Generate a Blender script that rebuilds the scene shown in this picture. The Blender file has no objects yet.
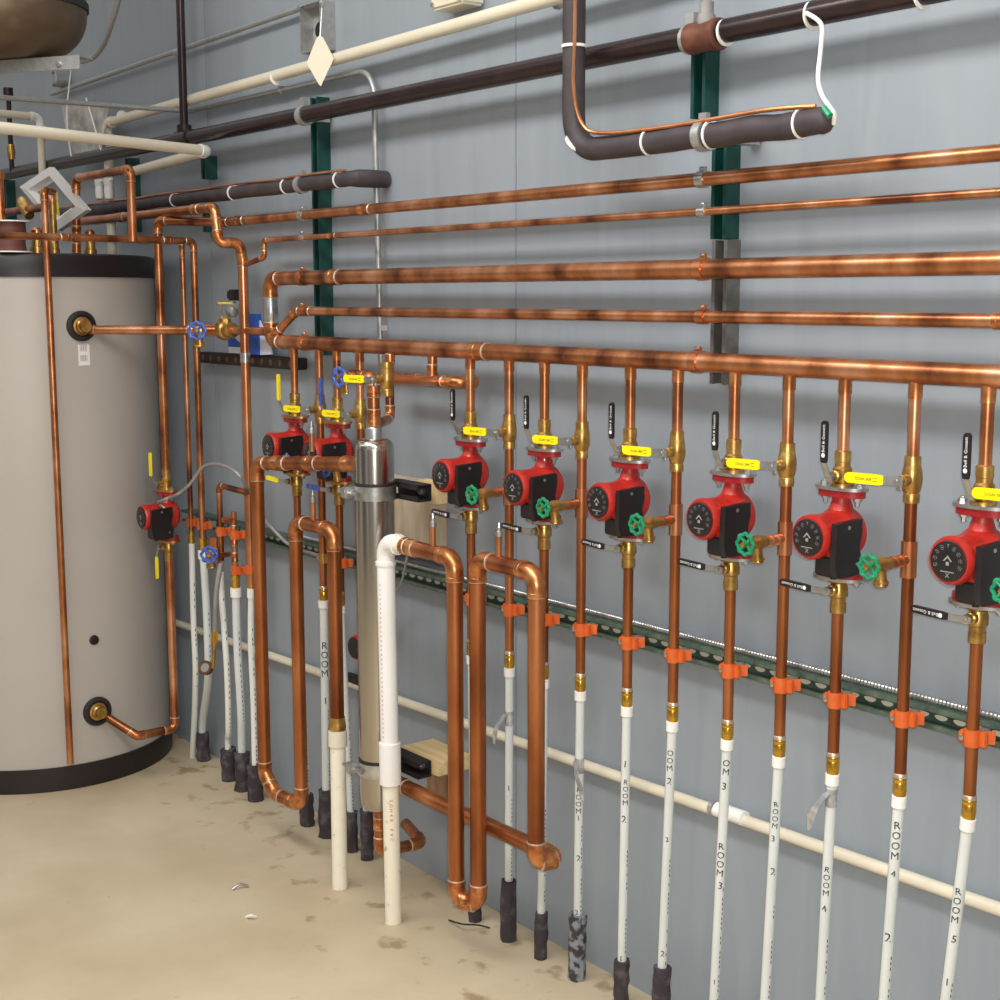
import bpy, bmesh, math, random
from mathutils import Vector, Matrix, Quaternion
random.seed(7)
PI = math.pi
col = bpy.context.scene.collection
V3 = Vector

# ------------------------------------------------------------------ camera
D, H, F = 2.20585, 1.62738, 1420.0
CR = V3((0.61519276, 0.78837523, -0.00153675))
CU = V3((-0.11116061, 0.0886714, 0.98983873))
CF = V3((-0.7805006, 0.6087708, -0.14218627))
CAM = V3((0, -D, H))
cd = bpy.data.cameras.new('camera'); cam = bpy.data.objects.new('camera', cd); col.objects.link(cam)
cam.matrix_world = Matrix(((CR.x, CU.x, -CF.x, 0), (CR.y, CU.y, -CF.y, -D), (CR.z, CU.z, -CF.z, H), (0, 0, 0, 1)))
cd.sensor_width = 36; cd.sensor_fit = 'HORIZONTAL'; cd.lens = F / 1000 * 36; cd.clip_start = .05
bpy.context.scene.camera = cam

def ray(px, py): return CF + CR * ((px - 500) / F) - CU * ((py - 500) / F)
def P(px, py, off=.08):            # survey point: on the vertical plane standing `off` metres from the wall
    g = ray(px, py); return CAM + g * ((D - off) / g.y)
def PZ(px, py, z):                 # survey point at height z
    g = ray(px, py); return CAM + g * ((z - H) / g.z)
TC = V3((-4.91, -.458, 0)); TR = .44
def PT(px, py, rad=TR):            # survey point on a vertical cylinder round the tank's axis
    g = ray(px, py); a = g.x**2 + g.y**2
    ox, oy = CAM.x - TC.x, CAM.y - TC.y
    b = 2 * (ox * g.x + oy * g.y); c = ox**2 + oy**2 - rad**2
    q = b * b - 4 * a * c
    t = (-b - math.sqrt(max(q, 0))) / (2 * a)
    return CAM + g * t
def X(px, py=380, off=.08): return P(px, py, off).x

# ------------------------------------------------------------------ materials
def lin(c):
    return tuple((v / 12.92 if v <= .04045 else ((v + .055) / 1.055)**2.4) for v in [k / 255 for k in c]) + (1,)
def new_mat(name):
    m = bpy.data.materials.new(name); m.use_nodes = True
    nt = m.node_tree; b = nt.nodes['Principled BSDF']; return m, nt, b
def mat(name, c1, c2=None, rough=.5, metal=0., scale=20., bump=0., stretch=(1, 1, 1), c3=None, coat=0., bscale=None, contrast=.25, emis=0):
    m, nt, b = new_mat(name); N = nt.nodes; L = nt.links
    b.inputs['Roughness'].default_value = rough; b.inputs['Metallic'].default_value = metal
    b.inputs['Coat Weight'].default_value = coat
    b.inputs['Base Color'].default_value = lin(c1)
    tc = N.new('ShaderNodeTexCoord'); mp = N.new('ShaderNodeMapping'); mp.inputs['Scale'].default_value = stretch
    oi = N.new('ShaderNodeObjectInfo'); ad = N.new('ShaderNodeVectorMath'); ad.operation = 'ADD'
    L.new(tc.outputs['Object'], mp.inputs['Vector']); L.new(mp.outputs[0], ad.inputs[0])
    sc = N.new('ShaderNodeMath'); sc.operation = 'MULTIPLY'; sc.inputs[1].default_value = 7.
    L.new(oi.outputs['Random'], sc.inputs[0]); L.new(sc.outputs[0], ad.inputs[1])
    nz = N.new('ShaderNodeTexNoise'); nz.inputs['Scale'].default_value = scale; nz.inputs['Detail'].default_value = 5
    L.new(ad.outputs[0], nz.inputs['Vector'])
    if c2:
        r = N.new('ShaderNodeValToRGB'); e = r.color_ramp.elements
        e[0].position = .5 - contrast; e[0].color = lin(c1); e[1].position = .5 + contrast; e[1].color = lin(c2)
        if c3: k = e.new(.5); k.color = lin(c3)
        L.new(nz.outputs['Fac'], r.inputs['Fac']); L.new(r.outputs['Color'], b.inputs['Base Color'])
    if bump:
        bp = N.new('ShaderNodeBump'); bp.inputs['Strength'].default_value = bump; bp.inputs['Distance'].default_value = .003
        if bscale:
            n2 = N.new('ShaderNodeTexNoise'); n2.inputs['Scale'].default_value = bscale; L.new(ad.outputs[0], n2.inputs['Vector'])
            L.new(n2.outputs['Fac'], bp.inputs['Height'])
        else: L.new(nz.outputs['Fac'], bp.inputs['Height'])
        L.new(bp.outputs[0], b.inputs['Normal'])
    return m
M = {}
M['copper'] = mat('copper', (112, 66, 44), (226, 166, 128), .32, .85, 17, stretch=(.6, .6, .4), c3=(188, 122, 78), contrast=.17)
M['copper_b'] = mat('copper_bright', (172, 108, 68), (238, 176, 130), .28, .9, 16, stretch=(.4, .4, .4), c3=(214, 142, 98), contrast=.2)
M['copper_d'] = mat('copper_orange', (122, 66, 38), (206, 134, 88), .33, .85, 9, stretch=(1, 1, .3), c3=(172, 104, 62), contrast=.2)
M['fit'] = mat('copper_fitting', (150, 92, 56), (226, 160, 104), .3, .85, 30, c3=(196, 124, 76), contrast=.18)
M['solder'] = mat('solder', (196, 170, 146), (222, 204, 184), .35, .7, 60)
M['brass'] = mat('brass', (160, 122, 62), (214, 178, 108), .34, .85, 40, c3=(190, 150, 84), contrast=.2)
M['brass_b'] = mat('brass_bright', (190, 140, 40), (232, 186, 80), .25, .9, 30)
M['steel'] = mat('steel', (170, 172, 170), (214, 214, 212), .3, .9, 40)
M['stainless'] = mat('stainless', (176, 168, 156), (206, 200, 190), .2, 1., 4, stretch=(1, 1, .1))
M['galv'] = mat('galvanised', (162, 162, 160), (186, 186, 184), .42, .6, 60, contrast=.25)
M['black_iron'] = mat('black_iron', (40, 30, 32), (62, 46, 44), .26, .3, 12, c3=(50, 38, 38))
M['rust'] = mat('rusty_fitting', (92, 54, 42), (124, 78, 58), .6, .3, 40)
M['foam'] = mat('foam_insulation', (52, 44, 48), (74, 66, 68), .6, 0, 20, bump=.3)
M['sleeve'] = mat('torn_foam', (52, 46, 50), (96, 92, 96), .8, 0, 30, bump=.8, contrast=.2, c3=(60, 52, 56))
M['sleeve_p'] = mat('painted_foam', (60, 54, 56), (134, 140, 146), .7, 0, 40, bump=.5, contrast=.05, c3=(120, 126, 132))
M['pex'] = mat('plastic_tube', (206, 212, 208), (222, 226, 222), .35, 0, 6)
M['pex_w'] = mat('white_tube', (226, 228, 220), (238, 238, 230), .4, 0, 6)
M['pvc'] = mat('pvc_cream', (218, 208, 184), (228, 220, 200), .38, 0, 5)
M['pvc_dirty'] = mat('pvc_spotted', (176, 164, 140), (240, 234, 214), .4, 0, 45, contrast=.26, c3=(238, 230, 208))
for _n in M['pvc_dirty'].node_tree.nodes:
    if _n.type == 'VALTORGB': _n.color_ramp.elements[1].position = .36
M['pvc_w'] = mat('pvc_white', (236, 234, 228), (246, 244, 240), .35, 0, 6)
M['tape'] = mat('duct_tape', (130, 132, 136), (226, 228, 232), .25, .5, 40)
M['red'] = mat('red_cast', (164, 32, 24), (190, 44, 32), .45, .0, 60, bump=.12, coat=.2)
M['red_f'] = mat('red_flange', (146, 22, 28), (176, 36, 42), .38, .1, 60, coat=.2)
M['black'] = mat('black_plastic', (24, 22, 24), (34, 30, 32), .38, 0, 20)
M['black_m'] = mat('black_matte', (26, 24, 26), (40, 36, 36), .6, 0, 30, bump=.1)
M['yellow'] = mat('yellow_vinyl', (250, 224, 0), (255, 234, 20), .35, 0, 30)
M['white'] = mat('white_print', (235, 235, 230), None, .5)
M['ink'] = mat('black_ink', (28, 26, 34), None, .5)
M['redink'] = mat('red_ink', (200, 60, 60), None, .5)
M['green_w'] = mat('green_wheel', (10, 120, 84), (20, 158, 108), .35, .1, 60, coat=.3)
M['blue_w'] = mat('blue_wheel', (40, 70, 160), (90, 120, 200), .35, .2, 80)
M['orange'] = mat('orange_clamp', (196, 84, 30), (216, 104, 44), .45, .0, 40)
M['green_s'] = mat('green_strut', (16, 62, 58), (26, 78, 72), .38, .2, 30)
M['green_d'] = mat('green_strut_dark', (62, 86, 74), (112, 126, 112), .4, .3, 50)
M['dark'] = mat('inner_shade', (16, 22, 22), None, .7)
M['slot'] = mat('slot_light', (236, 232, 206), None, .6)
M['tank'] = mat('tank_jacket', (182, 176, 168), (190, 184, 176), .42, .0, 3)
M['band'] = mat('black_band', (26, 20, 22), (40, 32, 34), .4, 0, 10)
M['pine'] = mat('pine_board', (212, 182, 128), (240, 218, 170), .6, 0, 10, stretch=(.4, 6, 6), c3=(226, 200, 148))
M['ply'] = mat('plywood', (176, 156, 130), (216, 204, 184), .65, 0, 12, stretch=(3, 3, .6), c3=(200, 184, 160))
M['ply_b'] = mat('brown_plywood', (150, 116, 88), (186, 150, 120), .65, 0, 12, stretch=(3, 3, .6))
M['blue_p'] = mat('blue_cover', (30, 80, 176), (44, 96, 190), .4, 0, 4)
M['paper'] = mat('paper', (196, 204, 220), (224, 228, 236), .6, 0, 4)
M['film'] = mat('hazy_plastic', (150, 146, 140), (196, 194, 188), .35, 0, 20, contrast=.15)
M['grey'] = mat('grey_plastic', (130, 128, 126), (160, 158, 154), .5, 0, 20)
M['drum'] = mat('drum_metal', (120, 104, 82), (150, 136, 112), .45, .5, 5, c3=(96, 78, 62), contrast=.3)
M['spool'] = mat('brown_cord', (86, 50, 46), (120, 74, 64), .6, 0, 60, stretch=(.1, .1, 3))
M['glass'] = mat('gauge_glass', (150, 146, 136), None, .12)

# wall and floor
def wall_mat():
    m, nt, b = new_mat('painted_plywood'); N = nt.nodes; L = nt.links
    tc = N.new('ShaderNodeTexCoord')
    mp = N.new('ShaderNodeMapping'); mp.inputs['Scale'].default_value = (7, 7, 1.0)
    L.new(tc.outputs['Object'], mp.inputs['Vector'])
    nz = N.new('ShaderNodeTexNoise'); nz.inputs['Scale'].default_value = 1.6; nz.inputs['Detail'].default_value = 6; nz.inputs['Distortion'].default_value = 1.2
    L.new(mp.outputs[0], nz.inputs['Vector'])
    n2 = N.new('ShaderNodeTexNoise'); n2.inputs['Scale'].default_value = 1.1; n2.inputs['Detail'].default_value = 3
    L.new(tc.outputs['Object'], n2.inputs['Vector'])
    r = N.new('ShaderNodeValToRGB'); e = r.color_ramp.elements
    e[0].position = .3; e[0].color = lin((139, 149, 158)); e[1].position = .7; e[1].color = lin((150, 159, 167))
    L.new(nz.outputs['Fac'], r.inputs['Fac'])
    mx = N.new('ShaderNodeMix'); mx.data_type = 'RGBA'; mx.inputs['B'].default_value = lin((154, 160, 166))
    m3 = N.new('ShaderNodeMath'); m3.operation = 'MULTIPLY'; m3.inputs[1].default_value = .5
    L.new(n2.outputs['Fac'], m3.inputs[0]); L.new(m3.outputs[0], mx.inputs['Factor']); L.new(r.outputs[0], mx.inputs['A'])
    L.new(mx.outputs['Result'], b.inputs['Base Color'])
    b.inputs['Roughness'].default_value = .42
    bp = N.new('ShaderNodeBump'); bp.inputs['Strength'].default_value = .1; bp.inputs['Distance'].default_value = .003
    L.new(nz.outputs['Fac'], bp.inputs['Height']); L.new(bp.outputs[0], b.inputs['Normal'])
    return m
def floor_mat():
    m, nt, b = new_mat('concrete'); N = nt.nodes; L = nt.links
    tc = N.new('ShaderNodeTexCoord')
    nz = N.new('ShaderNodeTexNoise'); nz.inputs['Scale'].default_value = 1.7; nz.inputs['Detail'].default_value = 8; nz.inputs['Roughness'].default_value = .6
    L.new(tc.outputs['Object'], nz.inputs['Vector'])
    r = N.new('ShaderNodeValToRGB'); e = r.color_ramp.elements
    e[0].position = .3; e[0].color = lin((182, 164, 134)); e[1].position = .7; e[1].color = lin((208, 194, 166))
    L.new(nz.outputs['Fac'], r.inputs['Fac'])
    n2 = N.new('ShaderNodeTexNoise'); n2.inputs['Scale'].default_value = 11; n2.inputs['Detail'].default_value = 4
    L.new(tc.outputs['Object'], n2.inputs['Vector'])
    # brown blotches get denser towards the wall (object y -> 0)
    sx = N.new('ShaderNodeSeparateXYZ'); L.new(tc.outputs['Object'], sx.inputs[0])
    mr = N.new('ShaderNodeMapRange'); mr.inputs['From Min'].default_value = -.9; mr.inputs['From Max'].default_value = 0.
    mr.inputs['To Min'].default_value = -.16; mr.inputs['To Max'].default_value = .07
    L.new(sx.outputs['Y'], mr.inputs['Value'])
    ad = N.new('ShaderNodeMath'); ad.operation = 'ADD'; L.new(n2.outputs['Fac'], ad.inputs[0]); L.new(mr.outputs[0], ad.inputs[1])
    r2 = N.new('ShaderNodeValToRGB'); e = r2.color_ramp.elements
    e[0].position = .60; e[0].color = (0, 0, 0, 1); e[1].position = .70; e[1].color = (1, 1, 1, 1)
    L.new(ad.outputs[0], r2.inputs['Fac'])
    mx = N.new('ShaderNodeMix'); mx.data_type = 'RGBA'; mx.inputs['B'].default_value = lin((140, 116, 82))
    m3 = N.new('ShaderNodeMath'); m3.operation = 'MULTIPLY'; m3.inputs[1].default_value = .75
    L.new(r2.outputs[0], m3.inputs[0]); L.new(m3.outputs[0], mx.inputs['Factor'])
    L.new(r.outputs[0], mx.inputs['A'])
    L.new(mx.outputs['Result'], b.inputs['Base Color']); b.inputs['Roughness'].default_value = .5
    bp = N.new('ShaderNodeBump'); bp.inputs['Strength'].default_value = .1; bp.inputs['Distance'].default_value = .003
    L.new(n2.outputs['Fac'], bp.inputs['Height']); L.new(bp.outputs[0], b.inputs['Normal'])
    return m
M['wall'] = wall_mat(); M['floor'] = floor_mat()

# ------------------------------------------------------------------ mesh builder
def frames(pts):
    T = []
    n = len(pts)
    for i in range(n):
        a = pts[max(i - 1, 0)]; b = pts[min(i + 1, n - 1)]
        t = (b - a)
        if t.length < 1e-9: t = T[-1] if T else V3((0, 0, 1))
        T.append(t.normalized())
    up = V3((0, 0, 1)) if abs(T[0].z) < .9 else V3((0, 1, 0))
    n0 = T[0].cross(up).normalized(); out = []
    for i, t in enumerate(T):
        if i:
            q = T[i - 1].rotation_difference(t); n0 = (q @ n0)
            n0 = (n0 - t * n0.dot(t)).normalized()
        out.append((n0, t.cross(n0)))
    return out
class MB:
    def __init__(s): s.v = []; s.f = []; s.m = []; s.cur = 0
    def slot(s, i): s.cur = i; return s
    def add(s, vs, fs):
        k = len(s.v); s.v += [V3(a) for a in vs]
        for f in fs: s.f.append([k + i for i in f]); s.m.append(s.cur)
        return s
    def sweep(s, pts, rad, n=16, caps=True, prof=None):
        pts = [V3(p) for p in pts]
        if not isinstance(rad, (list, tuple)): rad = [rad] * len(pts)
        fr = frames(pts); vs = []; fs = []
        for p, r, (a, b) in zip(pts, rad, fr):
            for k in range(n):
                w = 2 * PI * k / n; q = prof(k, n) if prof else 1.
                vs.append(p + (a * math.cos(w) + b * math.sin(w)) * r * q)
        for i in range(len(pts) - 1):
            for k in range(n):
                k2 = (k + 1) % n
                fs.append([i * n + k, i * n + k2, (i + 1) * n + k2, (i + 1) * n + k])
        if caps:
            fs.append(list(range(n))[::-1]); fs.append([(len(pts) - 1) * n + k for k in range(n)])
        return s.add(vs, fs)
    def lathe(s, c, axis, prof, n=24):       # prof: list of (dist along axis, radius)
        c = V3(c); axis = V3(axis).normalized()
        up = V3((0, 0, 1)) if abs(axis.z) < .9 else V3((1, 0, 0))
        a = axis.cross(up).normalized(); b = axis.cross(a); vs = []; fs = []
        for d, r in prof:
            for k in range(n):
                w = 2 * PI * k / n; vs.append(c + axis * d + (a * math.cos(w) + b * math.sin(w)) * max(r, 1e-5))
        for i in range(len(prof) - 1):
            for k in range(n):
                k2 = (k + 1) % n; fs.append([i * n + k, (i + 1) * n + k, (i + 1) * n + k2, i * n + k2])
        fs.append(list(range(n))); fs.append([(len(prof) - 1) * n + k for k in range(n)][::-1])
        return s.add(vs, fs)
    def box(s, c, size, rot=None, bev=0.):
        c = V3(c); h = V3(size) / 2; R = rot or Matrix.Identity(3)
        if not bev:
            vs = [c + R @ V3((sx * h.x, sy * h.y, sz * h.z)) for sx in (-1, 1) for sy in (-1, 1) for sz in (-1, 1)]
            fs = [[0, 1, 3, 2], [4, 6, 7, 5], [0, 4, 5, 1], [2, 3, 7, 6], [0, 2, 6, 4], [1, 5, 7, 3]]
            return s.add(vs, fs)
        bm = bmesh.new(); bmesh.ops.create_cube(bm, size=1)
        for v in bm.verts: v.co = V3((v.co.x * size[0], v.co.y * size[1], v.co.z * size[2]))
        bmesh.ops.bevel(bm, geom=bm.edges[:], offset=bev, segments=2, affect='EDGES')
        bm.verts.index_update()
        vs = [c + R @ v.co for v in bm.verts]; fs = [[v.index for v in f.verts] for f in bm.faces]; bm.free()
        return s.add(vs, fs)
    def prism(s, outline, c, ax, ay, az, depth):   # outline in (ax, ay), extruded along az
        c, ax, ay, az = V3(c), V3(ax), V3(ay), V3(az); n = len(outline)
        vs = [c + ax * x + ay * y for x, y in outline] + [c + ax * x + ay * y + az * depth for x, y in outline]
        fs = [list(range(n))[::-1], [n + k for k in range(n)]] + [[k, (k + 1) % n, n + (k + 1) % n, n + k] for k in range(n)]
        return s.add(vs, fs)
    def build(s, name, mats, parent=None, smooth=35):
        if not isinstance(mats, (list, tuple)): mats = [mats]
        o0 = parent.matrix_basis.translation if parent is not None and parent.get('_org') is None else V3((0, 0, 0))
        org = V3(ORG.get(parent.name, (0, 0, 0))) if parent is not None else V3((0, 0, 0))
        me = bpy.data.meshes.new(name); me.from_pydata([tuple(v - org) for v in s.v], [], s.f)
        for m in mats: me.materials.append(m)
        for p, k in zip(me.polygons, s.m): p.material_index = min(k, len(mats) - 1)
        bm = bmesh.new(); bm.from_mesh(me); bmesh.ops.recalc_face_normals(bm, faces=bm.faces[:]); bm.to_mesh(me); bm.free()
        if smooth:
            me.shade_smooth(); me.set_sharp_from_angle(angle=math.radians(smooth))
        o = bpy.data.objects.new(name, me); col.objects.link(o)
        if parent is not None: o.parent = parent; ORG[o.name] = tuple(org)
        return o
ORG = {}
def tag(o, label, cat, group=None):
    o['label'] = label; o['category'] = cat
    if group: o['group'] = group
    return o
def thing(name, label, cat, loc=(0, 0, 0), group=None):
    o = bpy.data.objects.new(name, None); col.objects.link(o); o.location = loc; o.empty_display_size = .05
    ORG[o.name] = tuple(loc); return tag(o, label, cat, group)
def struct(o): o['kind'] = 'structure'; return o
def dup(root, loc, label, rotz=0, group=None, name=None):
    r = root.copy(); col.objects.link(r); r.location = loc; r.rotation_euler = (0, 0, rotz); r['label'] = label
    if group: r['group'] = group
    for ch in list(root.children):
        c = ch.copy(); col.objects.link(c); c.parent = r
        for g in list(ch.children):
            d = g.copy(); col.objects.link(d); d.parent = c
    return r
def smoothpath(pts, n=8):
    pts = [V3(p) for p in pts]; q = [pts[0]] + pts + [pts[-1]]; out = []
    for i in range(1, len(q) - 2):
        a, b, c, d = q[i - 1:i + 3]
        for k in range(n):
            t = k / n
            out.append(.5 * ((2 * b) + (c - a) * t + (2 * a - 5 * b + 4 * c - d) * t * t + (3 * b - a - 3 * c + d) * t**3))
    out.append(pts[-1]); return out
def arc(p0, p1, p2, rb, n=7):               # fillet at p1
    a = (p0 - p1).normalized(); b = (p2 - p1).normalized(); ang = a.angle(b)
    if ang > PI - .02: return [p1], p1, p1
    t = rb / math.tan(ang / 2); t = min(t, (p0 - p1).length * .48, (p2 - p1).length * .48); rr = t * math.tan(ang / 2)
    s, e = p1 + a * t, p1 + b * t
    cen = p1 + (a + b).normalized() * (rr / math.sin(ang / 2)); out = []
    u = s - cen; w = e - cen; tot = u.angle(w); ax = u.cross(w).normalized()
    for k in range(n + 1): out.append(cen + Quaternion(ax, tot * k / n) @ u)
    return out, s, e

# text flattened to a mesh in the XY plane, centred
_txt = {}
def text_mesh(sx, size, align='CENTER'):
    key = (sx, size, align)
    if key in _txt: return _txt[key]
    c = bpy.data.curves.new('txt', 'FONT'); c.body = sx; c.size = size; c.align_x = align; c.align_y = 'CENTER'; c.resolution_u = 2
    o = bpy.data.objects.new('txt', c); col.objects.link(o)
    bpy.context.view_layer.update()
    me = bpy.data.meshes.new_from_object(o)
    r = ([v.co.copy() for v in me.vertices], [list(p.vertices) for p in me.polygons])
    bpy.data.objects.remove(o); bpy.data.meshes.remove(me); _txt[key] = r; return r
def flat_text(mb, sx, size, c, ax, ay, align='CENTER'):
    vs, fs = text_mesh(sx, size, align); c, ax, ay = V3(c), V3(ax), V3(ay)
    return mb.add([c + ax * v.x + ay * v.y for v in vs], fs)
def wrap_text(mb, sx, size, axisfn, z, r, ang, stack=True, pitch=None):
    """letters wrapped on a near-vertical tube; axisfn(z)->centre, ang = azimuth of the letters' middle"""
    pitch = pitch or size * .95
    for i, ch in enumerate(sx):
        if ch == ' ': continue
        vs, fs = text_mesh(ch, size); out = []
        jig = random.uniform(-.15, .15)
        for v in vs:
            x = v.x * math.cos(jig) - v.y * math.sin(jig); y = v.x * math.sin(jig) + v.y * math.cos(jig)
            zz = z - i * pitch + y; th = ang + x / r; c = axisfn(zz)
            out.append(V3((c.x + math.cos(th) * (r + .0006), c.y + math.sin(th) * (r + .0006), zz)))
        mb.add(out, fs)
    return mb

# ------------------------------------------------------------------ pipe run: tube + elbows + couplings as parts
def run(name, label, cat, pts, r, m='copper', group=None, elbow=True, rb=None, fit='fit', coup=(), ring='solder', tees=(), straight_n=16, endcap=None, parent=None, hub=1.14):
    pts = [V3(p) for p in pts]; base = pts[0]
    t = parent or thing(name, label, cat, base, group)
    rb = rb or r * 1.7
    path = [pts[0]]; arcs = []
    for i in range(1, len(pts) - 1):
        a, s, e = arc(pts[i - 1], pts[i], pts[i + 1], rb); path += a; arcs.append((a, (pts[i - 1] - pts[i]).normalized(), (pts[i + 1] - pts[i]).normalized()))
    path.append(pts[-1])
    MB().sweep(path, r, straight_n).build('pipe', M[m], t)
    if elbow:
        for a, da, db in arcs:
            if len(a) < 2: continue
            L = r * 1.0; q = [a[0] + da * L] + [a[0] + da * L * .55] + [a[0] + da * L * .5] + a + [a[-1] + db * L * .5] + [a[-1] + db * L * .55] + [a[-1] + db * L]
            R = [r * hub, r * hub, r * 1.09] + [r * 1.09] * len(a) + [r * 1.09, r * hub, r * hub]
            mb = MB().sweep(q, R, straight_n)
            if ring:
                mb.slot(1)
                for p, d in ((a[0] + da * L, da), (a[-1] + db * L, db)):
                    mb.lathe(p - d * .0005, d, [(0, r * hub), (.002, r * (hub - .02)), (.0035, r * 1.0)], straight_n)
            mb.build('elbow', [M[fit], M[ring or fit]], t)
    for (i, f, L) in coup:
        a, b = pts[i], pts[i + 1]; d = (b - a).normalized(); c = a.lerp(b, f)
        fitting(c - d * L / 2, c + d * L / 2, r, t, 'coupling', fit, ring)
    return t
def fitting(a, b, r, parent, name='coupling', fit='fit', ring='solder', hub=1.14):
    a, b = V3(a), V3(b); d = (b - a).normalized(); L = (b - a).length; h = min(L * .3, r)
    mb = MB().sweep([a, a + d * h, a + d * h * 1.1, b - d * h * 1.1, b - d * h, b], [r * hub, r * hub, r * 1.08, r * 1.08, r * hub, r * hub], 16)
    if ring:
        mb.slot(1)
        for p, q in ((a, -d), (b, d)): mb.lathe(p - q * .0005, q, [(0, r * hub), (.002, r * (hub - .02)), (.0035, r)], 16)
    return mb.build(name, [M[fit], M[ring or fit]], parent)
Z = V3((0, 0, 1)); XX = V3((1, 0, 0)); YY = V3((0, 1, 0))

# ================================================================== SETTING
mb = MB(); mb.box((-3.5, .06, 1.7), (14, .12, 3.6))
w = struct(mb.build('wall_back', M['wall'], None, 0))
mb = MB(); mb.box((-3.5, -3.5, -.05), (14, 7.24, .1)); struct(mb.build('floor', M['floor'], None, 0))
for i, px in enumerate((206, 516)):
    x = X(px, 60, 0); mb = MB(); mb.box((x, -.0005, 1.7), (.004, .003, 3.6)); s = mb.build('trim_%d' % (i + 1), mat('seam%d' % i, (134, 142, 152), None, .7), None, 0); struct(s)

# ================================================================== STRUTS
def channel(name, label, a, b, wdir, off0, depth, width, m, group=None, slots=False):
    """C-channel strut from a to b (centre line on the wall), open side to the room"""
    a, b = V3(a), V3(b); t = thing(name, label, 'strut', a, group); d = (b - a).normalized(); L = (b - a).length; wdir = V3(wdir)
    th = .003; lip = .009; W = width / 2
    out = [(-W, 0), (-W, depth), (-W + lip, depth), (-W + lip, depth - .007), (-W + lip - .0025, depth - .007), (-W + lip - .0025, depth - th), (-W + th, depth - th), (-W + th, th),
           (W - th, th), (W - th, depth - th), (W - lip + .0025, depth - th), (W - lip + .0025, depth - .007), (W - lip, depth - .007), (W - lip, depth), (W, depth), (W, 0)]
    n = len(out); mb = MB()
    vs = [a + wdir * x - YY * (y + off0) for x, y in out] + [b + wdir * x - YY * (y + off0) for x, y in out]
    fs = [[k, (k + 1) % n, n + (k + 1) % n, n + k] for k in range(n)]
    mb.add(vs, fs); mb.build('channel', M[m], t, 0)
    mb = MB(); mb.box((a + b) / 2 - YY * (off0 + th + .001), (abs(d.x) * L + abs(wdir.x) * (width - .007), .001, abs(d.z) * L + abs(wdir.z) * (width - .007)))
    mb.build('inner_sheet', M['dark' if not slots else 'green_d'], t, 0)  # near-black colour paints the shade inside unslotted channels
    if slots:
        k = 0; q = .03; mb = MB()
        while q < L - .02:
            c = a + d * q - YY * (off0 + th + .003) - wdir * .004
            o = [(.014 * math.cos(w), .0075 * math.sin(w) * (1 if math.sin(w) < 0 else .35)) for w in [2 * PI * j / 14 for j in range(14)]]
            mb.prism(o, c, d, wdir, (0, -1, 0), .001); q += .040
        mb.build('slot_row', M['slot'], t, 0)['kind'] = 'stuff'
    return t
def vstrut(px, ytop, ybot, m, label, w=.041):
    x = X(px, (ytop + ybot) / 2, .03); zt = P(px, ytop, .03).z; zb = P(px, ybot, .03).z
    return channel('strut_channel', label, (x, 0, zt), (x, 0, zb), XX, 0, .041, w, m, 'struts screwed to the wall')
vstrut(319.5, 97, 355, 'green_s', 'tall dark green strut channel running up behind the pipes above the stainless cylinder')
vstrut(702, 18, 118, 'green_s', 'short green strut channel behind the rusty tee on the black iron pipe')
vstrut(722.5, 128, 239, 'green_s', 'green strut channel just below the lagged black pipe at right')
M['galv_d'] = mat('galvanised_dark', (104, 104, 100), (134, 132, 126), .45, .5, 30)
vstrut(722, 240, 384, 'galv_d', 'bare grey steel strut channel crossed by the thick copper header at right')
vstrut(206.5, 156, 179, 'green_s', 'short dark strut stub just under the white pipe elbow at upper left', .036)
vstrut(208, 213, 232, 'green_s', 'short dark strut stub under the grey lagged pipe left of the humped copper pipe', .036)
vstrut(131, 158, 232, 'green_s', 'dark strut channel behind the square copper loop above the tank', .036)
vstrut(8, 180, 236, 'green_s', 'dark strut channel at far left edge behind the coiled cord', .036)
zs = .862
LS = channel('long_strut', 'long slotted green strut channel carrying the row of orange clamps', (X(187, 518, .02), 0, zs), (-.9, 0, zs), Z, 0, .041, .041, 'green_d', None, True)
a = P(203, 357, .02); b = P(302, 364, .02)
mb = MB(); zz = (a.z + b.z) / 2; mb.box(((a.x + b.x) / 2, -.02, zz), (b.x - a.x, .04, .036), bev=.003); mb.slot(1)
for k in range(11):
    mb.lathe((a.x + .04 + k * (b.x - a.x - .08) / 10, -.04, zz), (0, -1, 0), [(0, .010), (.0015, .010), (.0018, .007), (.0018, 0)], 12)
tag(mb.build('perforated_rail', [M['black_m'], M['rust']]), 'short black perforated rail behind the blue folder at left', 'rail')

# ================================================================== HORIZONTAL PIPES
R1 = .0143; R4 = .0111; R15 = .0206; RH = .0206
z1, z2, z3, z4, zh = 1.860, 1.796, 1.681, 1.585, 1.4925
XE = -.85
def at(px, z, off=.08):   # x on plane off where pixel column px crosses height z
    x = X(px, 300, off)
    for _ in range(3):
        v = V3((x, -off, z)) - CAM; py = 500 - F * v.dot(CU) / v.dot(CF); x = X(px, py, off)
    return x
# H1 with left-hand vertical down to the small pump (V162)
VY = .19; xv = X(166, 470, VY); PUMP0 = V3((xv, -.08, 0))
z0c = P(168, 515, VY).z       # small pump centre height
t = run('copper_pipe', 'uppermost long copper pipe starting at an elbow beside the tank top', 'pipe',
    [(XE, -.08, z1), (at(226, z1), -.08, z1), (xv, -VY, P(162, 220, VY).z), (xv, -VY, z0c + .15)], R1, elbow=True, coup=((0, (at(366, z1) - XE) / (at(226, z1) - XE), .05), (0, .97, .05)))
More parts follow.
